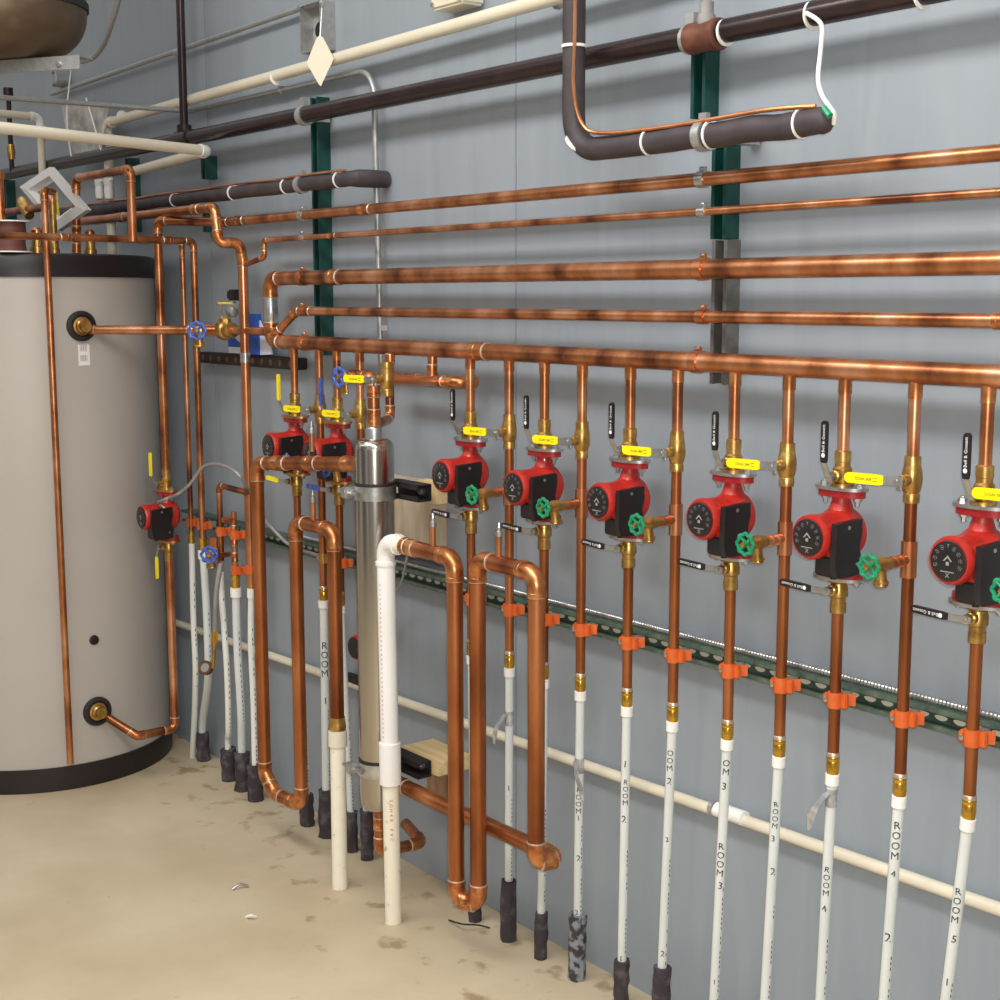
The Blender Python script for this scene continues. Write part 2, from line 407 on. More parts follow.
# lower half: pump down and into the tank's bottom port
pb = PT(99, 712, TR - .02)
g_ = ray(137, 736); pm = CAM + g_ * (xv / g_.x)
run('copper_pipe', 'copper pipe from the small pump down and round to the tank bottom port', 'pipe',
    [(xv, -VY, z0c - .15), (xv, -VY, pm.z), pm, pb], .0143)
# H2
xe = at(264, z2); q = P(248, 263); xq = at(250, q.z)
run('copper_pipe', 'thinnest long copper pipe running right below the uppermost one', 'pipe',
    [(XE, -.08, z2), (xe, -.08, z2), (xe, -.08, q.z + .015), (X(247, 300, .09), -.09, q.z - .004)], .0079, coup=((0, .87, .04),))
# H3 + down to the header
x3 = at(270, z3)
HD = run('copper_header', 'fattest copper pipe at middle height looping down at left into the pump header', 'header',
    [(XE, -.08, z3), (x3, -.08, z3), (x3, -.08, zh + .0), (XE, -.08, zh)], R15, coup=((0, (at(336, z3) - XE) / (x3 - XE), .045), (2, (at(481, zh) - x3) / (XE - x3), .05)))
fitting((x3, -.08, z3 - .05), (x3, -.08, zh + .05), R15 * .98, HD, 'nipple', 'steel', 'solder', 1.05)
# H4 : left end steps down to brass check valve and the tank's upper port
x4 = at(300, z4); tp = PT(80, 326, TR - .02); pz = P(200, 329).z
pA = V3((X(228, 329), -.09, pz)); pB = V3((at(266, pz + .006, .1), -.10, pz)); tp.z = pz
run('copper_pipe', 'copper pipe just above the header, stepping down through 45 degree elbows to the tank', 'pipe',
    [(XE, -.08, z4), (x4 - .02, -.08, z4), (at(279, pz, .08), -.085, pz), pA], R4 * 1.15, coup=((0, .18, .03), (0, .98, .05)))
pj = V3((X(190, 329, .10), -.10, pz))
run('copper_pipe', 'copper pipe from the tank upper port across to the blue-wheeled valve', 'pipe',
    [tp, pA], .0143, coup=((0, .80, .05), (0, .05, .05)))
# black iron gas line
zi = 2.137
t = run('iron_pipe', 'long glossy black iron pipe crossing the whole top of the wall', 'pipe',
    [(-6.9, -.085, zi), (-.85, -.085, zi + .004)], .0235, 'black_iron', elbow=False)
MB().lathe((at(692, zi), -.085, zi), XX, [(0, .026), (.003, .031), (.018, .031), (.022, .029), (.064, .029), (.068, .031), (.082, .031), (.085, .026)], 20).build('tee', M['rust'], t)
MB().lathe((at(186, zi) - .045, -.085, zi), XX, [(0, .026), (.004, .03), (.09, .03), (.094, .026)], 20).build('tee', M['black_iron'], t)
xr = at(708, zi)
MB().sweep([(xr, -.085, zi), (xr, -.085, 2.75)], .011).lathe((xr, -.085, zi + .02), Z, [(0, .018), (.02, .018), (.022, .014), (.045, .014), (.047, .011)]).build('riser_nipple', M['grey'], t)
xr = at(186, zi)
MB().sweep([(xr, -.085, zi), (xr, -.085, 2.9)], .0135).lathe((xr, -.085, zi + .02), Z, [(0, .024), (.025, .024), (.028, .013)]).build('vertical_rod', M['black_iron'], t)
mb = MB(); 
for px in (306, 693): mb.lathe((at(px, zi) - .012, -.085, zi), XX, [(0, .024), (0, .028), (.024, .028), (.024, .024)], 20); mb.box((at(px, zi), -.085, zi + .036), (.024, .014, .03)); mb.box((at(px, zi), -.035, zi), (.03, .05, .03))
mb.build('pipe_strap', M['galv'], t)
xr = at(0, zi)
# white zip tie + wire on the iron pipe at right
def tie(x, off, z, r, parent, axis=XX):
    return MB().lathe(V3((x, -off, z)) - axis * .003, axis, [(0, r), (0, r + .0018), (.0045, r + .0018), (.0045, r)], 20).build('zip_tie', M['pvc_w'], parent)
for px in (728, 815, 925): tie(at(px, zi), .085, zi, .0245, t)
# lagged pipe, right
zl = P(700, 137, .14).z; xl = X(574, 60, .15); xend = at(819, zl, .15)
LG = thing('lagged_pipe', 'thick black foam-lagged pipe dropping in from the top and turning right', 'pipe', (xl, -.15, zl))
path = smoothpath([(xl, -.15, 2.75), (xl, -.15, zl + .2), (xl, -.15, zl + .11), (xl + .006, -.15, zl + .045), (xl + .045, -.15, zl + .006), (xl + .11, -.15, zl), (xl + .3, -.15, zl)], 5)
MB().sweep(path, .0245, 20).build('foam', M['foam'], LG)
xs = [xl + .3 + (xend - xl - .3) * k / 14 for k in range(15)]
rr = [.0245 + .0006 * math.sin(k * 1.7) for k in range(15)]
MB().sweep([(xx, -.15, zl + .002 * math.sin(k)) for k, xx in enumerate(xs)] + [(xend + .012, -.149, zl), (xend + .021, -.147, zl - .001), (xend + .027, -.145, zl - .001)], rr + [.0235, .0185, .010], 20).build('foam', M['foam'], LG)
tp2 = smoothpath([(xl + .034, -.170, 2.75), (xl + .027, -.172, zl + .25), (xl + .026, -.173, zl + .13), (xl + .056, -.174, zl + .052), (xl + .12, -.172, zl + .027), (xl + .3, -.165, zl + .024), (xl + .55, -.165, zl + .03), (xend, -.16, zl + .026)], 8)
MB().sweep(tp2, .0042, 8).build('tracer_tube', M['copper_b'], LG)
tie(at(650, zl, .15), .15, zl, .0255, LG); tie(at(712, zl, .15), .15, zl, .026, LG); tie(at(802, zl, .15), .15, zl, .0255, LG)
MB().lathe((xl, -.15, P(578, 47, .15).z), Z, [(0, .025), (0, .028), (.006, .028), (.006, .025)], 20).build('zip_tie', M['pvc_w'], LG)
MB().lathe(V3((xl + .016, -.15, zl + .016)) , V3((1, 0, 1)).normalized(), [(-.003, .026), (-.003, .031), (.003, .031), (.003, .026)], 20).build('zip_tie', M['pvc_w'], LG)
mb = MB(); xc = at(704, zl, .15); mb.lathe((xc - .01, -.15, zl), XX, [(0, .025), (0, .03), (.02, .03), (.02, .025)], 20); mb.box((xc, -.15, zl + .034), (.02, .012, .018)); mb.box((xc, -.07, zl), (.03, .13, .02)); mb.build('strap', M['galv'], LG)
# lagged pipe, left
zl2 = 1.944; xe2 = at(350, zl2, .1); xs2 = -5.6
L2 = thing('lagged_pipe', 'grey foam-lagged pipe with copper tracer ending in the wall above the tank and conduit', 'pipe', (xe2, -.1, zl2))
xs = [xs2 + (xe2 - xs2) * k / 22 for k in range(23)]
MB().sweep([(xx, -.1, zl2 + .0015 * math.sin(k * 2)) for k, xx in enumerate(xs)] + [(xe2 + .02, -.088, zl2), (xe2 + .032, -.05, zl2), (xe2 + .034, -.004, zl2)], [.0205 + .0007 * math.sin(2.3 * k) for k in range(23)] + [.024, .0245, .023], 20).build('foam', M['foam'], L2)
MB().sweep([(xx, -.112, zl2 + .0225 + .0015 * math.sin(k * 1.3)) for k, xx in enumerate(xs)], .0035, 8).build('tracer_tube', M['copper_b'], L2)
for px in (176, 234, 287, 340): tie(at(px, zl2, .1), .1, zl2, .0215, L2)
mb = MB(); xc = at(302, zl2, .1); mb.lathe((xc - .01, -.1, zl2), XX, [(0, .021), (0, .026), (.02, .026), (.02, .021)], 20); mb.box((xc, -.1, zl2 + .03), (.02, .012, .018)); mb.box((xc, -.05, zl2), (.025, .08, .015)); mb.build('strap', M['galv'], L2)
# cream pipe high on the wall, turning down at left
zp = 2.266; xa = at(107, zp, .06)
t = run('cream_pipe', 'cream plastic pipe high on the wall, rising right behind the white diamond tag', 'pipe',
    [(-1.9, -.06, 2.303), (xa, -.06, zp - .012), (xa, -.06, 1.62)], .0168, 'pvc', fit='pvc', ring=None, hub=1.25)
for px in (122, 276): tie(at(px, zp, .06), .06, zp, .0175, t)
# condensate pipe low on the wall
a = P(150, 613.5, .02); b = P(1010, 913, .02); d = (b - a).normalized(); b = a + d * ((-.85 - a.x) / d.x)
t = run('drain_pipe', 'cream plastic drain pipe sloping along the lower wall behind the white tubes', 'pipe', [(a.x - .25, a.y, a.z - .25 * d.z / d.x), b], .0128, 'pvc', elbow=False)
c = P(731, 814, .02); c.y = -.02
MB().sweep([c - d * .04, c + d * .04], .0165).build('coupling', M['pvc_w'], t); MB().sweep([c - d * .056, c - d * .046], .016).build('band', M['galv'], t)
# conduits
zc = 2.237; xb = X(379, 200, .02)
a = V3((at(190, zc, .03), -.03, zc)); far = PZ(-20, 96, zc)
t = thing('metal_conduit', 'thin galvanised conduit bending from the upper pipe run down behind the copper pipes', 'conduit', a)
path = [(a.x, -.03, zc), (at(345, zc, .03), -.03, zc)]
path += [(xb - .075 + .075 * math.sin(w), -.03, zc - .075 + .075 * math.cos(w)) for w in [PI / 2 * k / 8 for k in range(9)]]
path += [(xb, -.03, zc - .15), (xb, -.02, P(379, 378, .02).z)]
MB().sweep(path, .0078, 12).build('pipe', M['galv'], t)
c = P(384, 328, .03); MB().box(c - YY * .0, (.024, .004, .014)).build('sticker', M['pvc_w'], t, 0)
MB().lathe((at(280, zc, .03), -.03, zc), XX, [(0, .009), (0, .012), (.014, .012), (.014, .009)], 14).build('strap', M['galv'], t)
run('metal_conduit', 'thin grey conduit crossing level at upper left above the cream pipe', 'conduit', [far, a], .0078, 'galv', elbow=False)
z5 = 2.445; t = thing('metal_conduit', 'grey conduit rising along the topmost part of the wall at left', 'conduit', (-5, -.03, z5))
MB().sweep([(at(52, z5 - .02, .03), -.03, z5 - .02), (at(320, z5, .03), -.03, z5 + .01)], .0085, 12).build('pipe', M['galv'], t)
MB().lathe((at(176, z5, .03), -.03, z5 - .008), XX, [(0, .009), (0, .0125), (.05, .0125), (.05, .009)], 14).build('coupling', M['steel'], t)
tag(MB().sweep(smoothpath([P(120, -6, .2), P(112, 22, .2), P(103, 45, .2), P(92, 58, .2), P(76, 62, .2)]), .0095, 12).build('bent_conduit', M['galv']), 'bent conduit curving down beside the hanging metal drum', 'conduit')
# level cream pipe end
zq = P(206, 151, .10).z; e = P(207, 151, .10); far = PZ(-15, 126, zq); bk = P(128, 173, .10)
run('cream_pipe', 'cream plastic pipe crossing level from left edge to a white elbow and doubling back', 'pipe', [far, e, bk], .0165, 'pvc', fit='pvc_w', ring=None, rb=.02, hub=1.2)
a = P(40, 117, .12); far = PZ(-15, 112, a.z)
run('cream_pipe', 'small cream pipe with elbow turning down at far upper left', 'pipe', [far, a, (a.x, a.y, 1.93)], .0145, 'pvc', fit='pvc_w', ring=None, hub=1.22)

# clamps where long pipes cross the tall struts
def pclamp(x, z, r, m, label, off=.08):
    t = thing('pipe_clamp', label, 'clamp', (x, -off, z), 'strut clamps on the long pipes')
    mb = MB().lathe((x - .011, -off, z), XX, [(0, r), (0, r + .003), (.022, r + .003), (.022, r)], 18); mb.build('band', M[m], t)
    mb = MB().box((x, -off - .0, z + r + .006), (.014, .008, .010)).box((x, -.055, z), (.022, .03, r * 1.4)); mb.build('ear', M[m], t)
    MB().lathe((x, -off - .008, z + r + .007), YY, [(0, .003), (.016, .003)], 8).build('bolt', M['steel'], t)
for n, z, r in (('uppermost copper pipe', z1, R1), ('thin copper pipe', z2, .0079), ('fattest copper pipe', z3, R15), ('copper pipe just above the header', z4, R4 * 1.15), ('pump header', zh, RH)):
    pclamp(at(703 if n != 'pump header' else 698, z), z, r, 'copper_b' if z < 1.8 and r > .01 else 'steel', 'small clamp holding the %s on the right-hand strut' % n)
    pclamp(at(303 if n != 'pump header' else 305, z), z, r, 'copper_b' if z < 1.7 else 'steel', 'small clamp holding the %s beside the left green strut' % n)

# ================================================================== PUMP AND VALVE PROTOTYPES (local, pipe axis = z, motor towards -y)
zft = P(843, 489).z; zfb = P(837, 575).z; zpc = (zft + zfb) / 2; HF = (zft - zfb) / 2
def oval(a, b, n=28):
    return [(a * abs(math.cos(w))**.85 * (1 if math.cos(w) > 0 else -1), b * (abs(math.sin(w)))**1.15 * (1 if math.sin(w) > 0 else -1)) for w in [2 * PI * k / n for k in range(n)]]
def make_pump():
    t = thing('circulator_pump', '', 'pump', (0, 0, 0), 'red circulator pumps')
    mb = MB()
    mb.sweep([(0, 0, -HF + .005), (0, 0, -HF + .02), (0, 0, -.045), (0, 0, -.03), (0, 0, .03), (0, 0, .045), (0, 0, HF - .02), (0, 0, HF - .005)], [.019, .0175, .020, .034, .036, .023, .0175, .019], 20)
    mb.lathe((0, 0, 0), (0, -1, 0), [(-.034, .022), (-.03, .036), (-.018, .047), (.006, .05), (.02, .046), (.03, .042), (.036, .041), (.072, .0405), (.078, .042), (.087, .042), (.093, .0385), (.093, 0)], 32)
    mb.box((.020, -.046, -.003), (.046, .066, .062), bev=.007)
    mb.build('housing', M['red'], t)
    for s in (1, -1):
        mb = MB(); o = oval(.051, .029)
        zz = HF - .013 if s > 0 else -HF
        mb.prism(o, (0, 0, zz), XX, YY, Z, .013)
        fl = mb.build('flange', M['red_f'], t)
        for sx in (-1, 1):
            b = MB(); b.lathe((sx * .037, 0, s * (HF - .013)), Z * -s, [(0, .0085), (.007, .0085), (.007, .005), (.016, .005)], 6)
            ob = b.build('bolt', M['steel'], fl)
    # motor face disc
    mb = MB(); mb.lathe((0, -.0932, 0), (0, -1, 0), [(0, .0345), (.002, .0345), (.0028, .033), (.0028, 0)], 32); fp = mb.build('face_plate', M['black'], t)
    mb = MB(); y = -.0965
    # emblem: arrow head and small cross, curved rows of tiny lettering
    mb.prism([(0, .012), (.009, .002), (.006, .002), (0, .008), (-.006, .002), (-.009, .002)], (0, y, -.002), XX, Z, (0, -1, 0), .0004)
    mb.prism([(-.003, -.004), (.003, -.004), (.003, .002), (-.003, .002)], (0, y, -.003), XX, Z, (0, -1, 0), .0004)
    mb.prism([(-.013, -.0008), (.013, -.0008), (.013, .0008), (-.013, .0008)], (0, y, -.018), XX, Z, (0, -1, 0), .0004)
    flat_text(mb, 'X', .011, (0, y, -.0245), XX, Z); flat_text(mb, 'X', .011, (.0009, y, -.0245), XX, Z)
    flat_text(mb, 'T', .008, (0, y, .026), XX, Z)
    for k in range(9):
        w = math.radians(200 - k * 27.5)
        if 75 < math.degrees(w) % 360 < 105: continue
        c = V3((.025 * math.cos(w), y, .025 * math.sin(w)))
        tx = V3((math.sin(w), 0, -math.cos(w)))
        for q in (-.003, 0, .003):
            L = .0036 - abs(q) * .3
            rd = V3((math.cos(w), 0, math.sin(w)))
            mb.add([c + tx * -L + rd * (q - .0003), c + tx * L + rd * (q - .0003), c + tx * L + rd * (q + .0003), c + tx * -L + rd * (q + .0003)], [[0, 1, 2, 3]])
    mb.build('lettering', mat('face_print', (150, 146, 142), None, .5), fp, 0)
    # terminal box on +x side
    mb = MB(); o = [(.002, .033), (-.070, .029), (-.072, -.01), (-.072, -.052), (-.066, -.07), (-.03, -.073), (.002, -.07), (.004, -.045), (-.004, -.02), (.003, .006)]
    mb.prism(o, (.042, -.009, 0), YY, Z, XX, .013)
    mb.box((.022, -.042, -.053), (.042, .066, .036), bev=.003)
    tb = mb.build('terminal_box', M['black'], t, 25)
    mb = MB(); mb.sweep([(.03, -.055, -.071), (.03, -.055, -.078)], .006, 12); mb.build('cable_gland', M['black'], tb)
    MB().lathe((.055, -.045, .02), XX, [(0, .004), (.001, .004), (.001, 0)], 8).build('screw', M['steel'], tb)
    MB().lathe((.055, -.02, -.05), XX, [(0, .003), (.001, .003), (.001, 0)], 8).build('screw', M['steel'], tb)
    return t
def lever(parent, c, ang, m_grip, text, length=.074, tilt=.32, wid=.0135, y0=-.03, silver=.034, textm='white', flip=False, out=0.):
    """flat steel lever + vinyl grip; ang = angle from +z towards -x; grip is bent outwards to -y"""
    c = V3(c); d = V3((-math.sin(ang), 0, math.cos(ang))); s = V3((math.cos(ang), 0, math.sin(ang)))
    p0 = c; p1 = c + d * silver * .8 - YY * silver * tilt
    mb = MB(); w = wid * .42
    def strap(a, b, w, th):
        dd = (b - a).normalized(); nn = dd.cross(s).normalized()
        vs = [a + s * i * w + nn * j * th for i in (-1, 1) for j in (-1, 1)] + [b + s * i * w + nn * j * th for i in (-1, 1) for j in (-1, 1)]
        mb.add(vs, [[0, 1, 3, 2], [4, 6, 7, 5], [0, 4, 5, 1], [2, 3, 7, 6], [0, 2, 6, 4], [1, 5, 7, 3]])
    strap(p0 - d * .01, p1, w, .0012); hd = mb.build('handle', M['steel'], parent, 0)
    g = d - YY * out; g.normalize()
    n = g.cross(s).normalized()
    if n.y > 0: n = -n
    a = p1; W = wid / 2; o = [(0, -W * .75), (.008, -W)]
    o += [(length - W + W * math.sin(t), -W * math.cos(t)) for t in [PI * k / 8 for k in range(9)]] + [(.008, W), (0, W * .75)]
    gm = MB().prism(o, a - n * .003, g, s, n, .006); gr = gm.build('grip', m_grip, hd, 30)
    tm = MB()
    e = g; up = n.cross(g)
    if text:
        q = a + n * .0034
        if text == 'BG':
            flat_text(tm, 'Bell & Gossett', .0088, q + g * (length * .58), g, up)
            cc = q + g * .014
            tm.add([cc + (g * math.cos(k * PI / 8) + up * math.sin(k * PI / 8)) * .0042 for k in range(16)], [list(range(16))])
        else:
            flat_text(tm, text, .0075, q + g * (length * .5), g, up)
            for yy in (.0028, -.0028):
                cc = q + g * (length * .2) + up * yy; tm.add([cc + g * i + up * j for i, j in ((-.005, -.0004), (.005, -.0004), (.005, .0004), (-.005, .0004))], [[0, 1, 2, 3]])
        tm.build('lettering', M[textm], hd, 0)
    return hd
def make_isolation(top, plate='steel', grip='black', text='BG'):
    s = 1 if top else -1
    t = thing('isolation_valve', '', 'valve', (0, 0, 0), 'flanged isolation valves above and below the pumps')
    mb = MB(); o = oval(.057, .033); mb.prism(o, (0, 0, 0 if top else -.006), XX, YY, Z, .006)
    mb.build('flange_plate', M[plate], t)
    mb = MB()
    mb.lathe((0, 0, .005 * s), Z * s, [(0, .022), (.006, .022), (.009, .0155), (.014, .016), (.018, .0178), (.034, .0178), (.038, .0142), (.046, .0142), (.047, .0152), (.066, .0152), (.068, .012)], 20)
    mb.build('body', M['brass'], t)
    zc = .026 * s
    MB().lathe((0, 0, zc), (0, -1, 0), [(.01, .011), (.024, .011), (.026, .0085), (.032, .0085), (.032, .0045), (.04, .0045)], 12).build('stem', M['brass'], t)
    MB().lathe((0, -.033, zc), (0, -1, 0), [(0, .0085), (.006, .0085), (.007, .004), (.009, .004)], 6).build('nut', M['steel'], t)
    for sx in (-1, 1):
        MB().lathe((sx * .041, 0, .0 * s), Z * s, [(0, .008), (.012, .008), (.013, .004), (.016, .004)], 6).build('bolt', M['steel'], t)
    if top: lever(t, (0, -.036, zc), 0, M[grip], text, .078, .55, silver=.034)
    else: lever(t, (0, -.036, zc), math.radians(88), M[grip], text, .076, .25, silver=.036)
    return t
def make_ballvalve(grip='yellow', text='600 WOG', L=.077):
    t = thing('ball_valve', '', 'valve', (0, 0, 0), 'brass ball valves on the return pipes')
    MB().lathe((0, 0, -.042), Z, [(0, .012), (.0, .0145), (.014, .015), (.017, .0135), (.021, .0155), (.03, .0178), (.044, .0186), (.056, .0175), (.064, .0158), (.066, .015), (.084, .0145), (.084, .012)], 20).build('body', M['brass'], t)
    MB().lathe((0, 0, 0), (0, -1, 0), [(.014, .011), (.03, .0105), (.031, .008), (.036, .008), (.036, .0045), (.045, .0045)], 12).build('stem', M['brass'], t)
    MB().lathe((0, -.038, 0), (0, -1, 0), [(0, .0085), (.007, .0085), (.008, .004), (.011, .004)], 6).build('nut', M['steel'], t)
    MB().box((.0, -.036, -.008), (.012, .006, .018), bev=.002).build('stop', M['steel'], t)
    lever(t, (0, -.041, 0), math.radians(90), M[grip], text, L, .45, wid=.019, silver=.027, textm='ink', out=.15)
    return t
def wheel(mb, c, ax, r, lobes=8):
    c = V3(c); ax = V3(ax).normalized(); up = Z; s = ax.cross(up).normalized(); u = s.cross(ax)
    n = lobes * 6; pts = []
    for k in range(n + 1):
        w = 2 * PI * k / n; q = r * (1 + .09 * math.cos(lobes * w)); pts.append(c + (s * math.cos(w) + u * math.sin(w)) * q)
    mb.sweep(pts, r * .19, 8, caps=False)
    for k in range(lobes // 2):
        w = 2 * PI * (k + .5) / (lobes // 2); e = c + (s * math.cos(w) + u * math.sin(w)) * r
        mb.sweep([c - ax * .003, (c + e) / 2 - ax * .002, e], [r * .2, r * .16, r * .16], 8)
    mb.lathe(c - ax * .006, ax, [(0, r * .3), (.009, r * .3)], 12)
def make_drain(wm, name='drain_valve', L=.045):
    t = thing(name, '', 'valve', (0, 0, 0), 'small drain valves')
    MB().lathe((0, 0, -.033), Z, [(0, .0125), (0, .0145), (.066, .0145), (.066, .0125)], 18).build('tee', M['copper_b'], t)
    mb = MB(); mb.lathe((0, 0, 0), (0, -1, 0), [(.008, .0095), (.022, .0095), (.0225, .0115), (.026, .0115), (.0265, .0095), (.040, .0095), (.0405, .0115), (.044, .0115), (.0445, .0095), (.062, .0095)], 16); mb.build('nipple', M['copper_b'], t)
    mb = MB(); mb.lathe((0, 0, 0), (0, -1, 0), [(k_ + .024, r_) for k_, r_ in [(.034, .0115), (.046, .012), (.05, .014), (.062, .014), (.066, .012), (.076, .011), (.078, .006), (.09, .005)]], 16)
    mb.sweep([(0, -.082, 0), (0, -.081, -.014), (0, -.079, -.026), (0, -.078, -.034)], [.010, .0105, .0105, .0125], 14)
    mb.lathe((0, -.078, -.03), (0, 0, -1), [(0, .0135), (.004, .0135), (.005, .011), (.008, .0125), (.01, .011)], 14)
    mb.build('body', M['brass'], t)
    mb = MB(); wheel(mb, (0, -.114, 0), (0, -1, 0), .0195); mb.build('wheel', M[wm], t)
    MB().lathe((0, -.118, 0), (0, -1, 0), [(0, .005), (.005, .005), (.006, .0)], 6).build('nut', M['brass_b'], t)
    return t

pump = make_pump(); iso_t = make_isolation(True); iso_b = make_isolation(False); ball = make_ballvalve(); drain = make_drain('green_w')

# ================================================================== RISERS
ZAD = P(900, 780).z - .021          # top of brass adapter
def pexrun(px0, py0, px1, py1, off0, off1):
    return P(px0, py0, off0), P(px1, py1, off1)
RIS = []
def riser(name, label, x, ztop, zbot_top, zlow, base_px, writes=(), pex_r=.0105, sleeve=None, clamp=None, kind='supply', tape=None, adz=None, mp='pex', sl_m='sleeve', group='risers', y=-.08):
    """vertical pipe in the riser row. ztop..zbot_top = copper stub under the header, zlow = where copper resumes"""
    adz = ZAD if adz is None else adz
    t = thing(name, label, 'riser pipe', (x, y, 0), group)
    if ztop: 
        MB().sweep([(x, y, ztop), (x, y, zbot_top)], R4).build('upper_pipe', M['copper'], t)
        MB().lathe((x, y, zh - .045), Z, [(0, R4), (0, R4 * 1.15), (.03, R4 * 1.15), (.04, R4 * 1.35)], 16).build('tee_collar', M['fit'], t)
    MB().sweep([(x, y, zlow), (x, y, adz)], R4).build('lower_pipe', M['copper_d'], t)
    MB().lathe((x, y, adz + .022), Z * -1, [(-.006, R4), (-.004, .0125), (0, .0128), (.004, .012), (.005, .0125), (.022, .0125), (.023, .0115), (.034, .0115)], 18).slot(1).lathe((x, y, adz + .027), Z, [(0, .0128), (.006, .0125), (.008, .011)], 18).build('brass_adapter', [M['brass_b'], M['solder']], t)
    z0 = adz - .008; b = V3(base_px); b.y = b.y if abs(b.y) > .01 else y
    top = V3((x, y, z0)); k = (0 - z0) / (b.z - z0) if abs(b.z) > 1e-4 else 1
    foot = top + (b - top) * k if b.z > .001 else V3((b.x, b.y, 0))
    MB().lathe(top, (foot - top), [(0, .0125), (.001, pex_r * 1.32), (.022, pex_r * 1.32), (.025, pex_r)], 18).build('collar', M['pvc_w'], t)
    def ax(z): return top + (foot - top) * ((z0 - z) / z0)
    MB().sweep([ax(z0 - .01), ax(z0 * .66), ax(z0 * .33), ax(.005)], pex_r, 14).build('plastic_tube', M[mp], t)
    ang = math.atan2(CAM.y - y, CAM.x - x)
    mb = MB(); any_ = False
    for (py, tx, sz) in writes:
        pp = P(500, 500); # height of the writing along the tube
        lo, hi = 0, z0
        for _ in range(30):
            m_ = (lo + hi) / 2; v = ax(m_) - CAM; yy = 500 - F * v.dot(CU) / v.dot(CF)
            if yy > py: lo = m_
            else: hi = m_
        wrap_text(mb, tx, sz, ax, m_, pex_r, ang + random.uniform(-.25, .1)); any_ = True
    for k in range(26):      # fine factory print along the tube
        z = z0 * .55 - k * .011
        if z < .1: break
        c = ax(z); th = ang + .75
        p = V3((c.x + math.cos(th) * (pex_r + .0004), c.y + math.sin(th) * (pex_r + .0004), z)); tx_ = V3((-math.sin(th), math.cos(th), 0))
        if random.random() < .7: mb.add([p - tx_ * .001, p + tx_ * .001, p + tx_ * .001 + Z * .006, p - tx_ * .001 + Z * .006], [[0, 1, 2, 3]])
    mb.build('lettering', M['ink'], t, 0)
    if sleeve:
        h, rr = sleeve; n = 9; pts = [ax(h * k / n) + V3((random.uniform(-.001, .001), random.uniform(-.001, .001), 0)) for k in range(n + 1)]
        pf = [1 + random.uniform(-.07, .07) for _ in range(18)]
        MB().sweep(pts, [rr * (1 + random.uniform(-.07, .07)) for _ in pts], 18, prof=lambda k, n: pf[k]).build('foam_sleeve', M[sl_m], t)
    if tape:
        py, L, side = tape
        lo, hi = 0, z0
        for _ in range(30):
            m_ = (lo + hi) / 2; v = ax(m_) - CAM; yy = 500 - F * v.dot(CU) / v.dot(CF)
            if yy > py: lo = m_
            else: hi = m_
        mb = MB(); mb.sweep([ax(m_ + .018), ax(m_ - .018)], pex_r + .001, 14)
        c = ax(m_ + .01); s = side
        q = [c + V3((0, -pex_r - .001, 0)), c + V3((.018 * s, -pex_r - .014, -.03)), c + V3((.03 * s, -pex_r - .012, -.055)), c + V3((.036 * s, -pex_r - .01, -.085))]
        wd = [.009, .008, .010, .004]
        vs = []; 
        for p, w_ in zip(q, wd): vs += [p - XX * w_ , p + XX * w_ + Z * .004]
        mb.add(vs, [[0, 1, 3, 2], [2, 3, 5, 4], [4, 5, 7, 6]])
        mb.build('duct_tape', M['tape'], t)
    return t
def oclamp(x, z, label, y=-.08, m='orange', r=R4):
    t = thing('pipe_clamp', label, 'clamp', (x, y, z), 'orange clamps on the long strut')
    mb = MB(); hh = .030
    mb.lathe((x, y, z - hh / 2), Z, [(0, r), (0, r + .0035), (hh, r + .0035), (hh, r)], 20)
    mb.box((x + .022, y + .018, z + .001), (.020, .0035, hh * .8), rot=Matrix.Rotation(math.radians(38), 3, 'Z'), bev=.001)
    mb.box((x + .019, y + .004, z), (.016, .01, hh * .92), bev=.002)
    mb.box((x - .019, y - .0, z - .001), (.014, .012, hh * .72), bev=.003)
    mb.build('body', M[m], t)
    MB().lathe((x - .017, y - .004, z - .002), (0, -1, 0), [(0, .0055), (.005, .005), (.006, .003)], 10).build('screw', M['steel'], t)
    MB().box((x, y / 2 - .015, z), (.016, .035, .02)).build('foot', M['galv'], t)
    return t
def oclamp_(px, py, label, **k):
    p = P(px, py); return oclamp(p.x, p.z, label, **k)

# x of each drop, from the right
cols = {}
def fx(pts):  # mean x of sightings
    return sum(X(*p) for p in pts) / len(pts)
cols['p8'] = fx([(987.3, 400), (977, 642), (970, 807)])
cols['r7'] = fx([(914, 400), (908, 600), (900, 795)])
cols['p7'] = fx([(844, 446), (837.5, 625), (832.5, 762)])
cols['r6'] = fx([(788, 400), (784.4, 566), (780.5, 735)])
cols['p6'] = fx([(735.6, 386), (730.4, 597), (727.4, 719)])
cols['r5'] = fx([(676, 380), (675.2, 689)])
cols['p5'] = fx([(629.4, 380), (628.5, 678)])
cols['r4'] = fx([(581.5, 380), (581.4, 678)])
cols['p4'] = fx([(544.5, 380), (544, 650)])
cols['r3'] = fx([(508, 370), (510.7, 620)])
cols['p3'] = fx([(470, 380), (471.5, 530)])
zt_iso = zft + .068; zb_iso = zfb - .068
zv = P(914, 479.5).z             # ball valve height
zd = P(908, 559).z             # drain tee height
order_s = [('p3', 'first pump riser right of the stainless cylinder'), ('p4', 'riser'), ('p5', 'r'), ('p6', 'r'), ('p7', 'r'), ('p8', 'r')]
names = {'p3': 'nearest the stainless cylinder behind the loops', 'p4': 'behind the right-hand leg of the big copper loops',
         'p5': 'whose white tube reads 1 ROOM 2', 'p6': 'whose white tube reads ROOM 3 twice', 'p7': 'over the ROOM 4 tube with a tape flag', 'p8': 'over the ROOM 5 tube'}
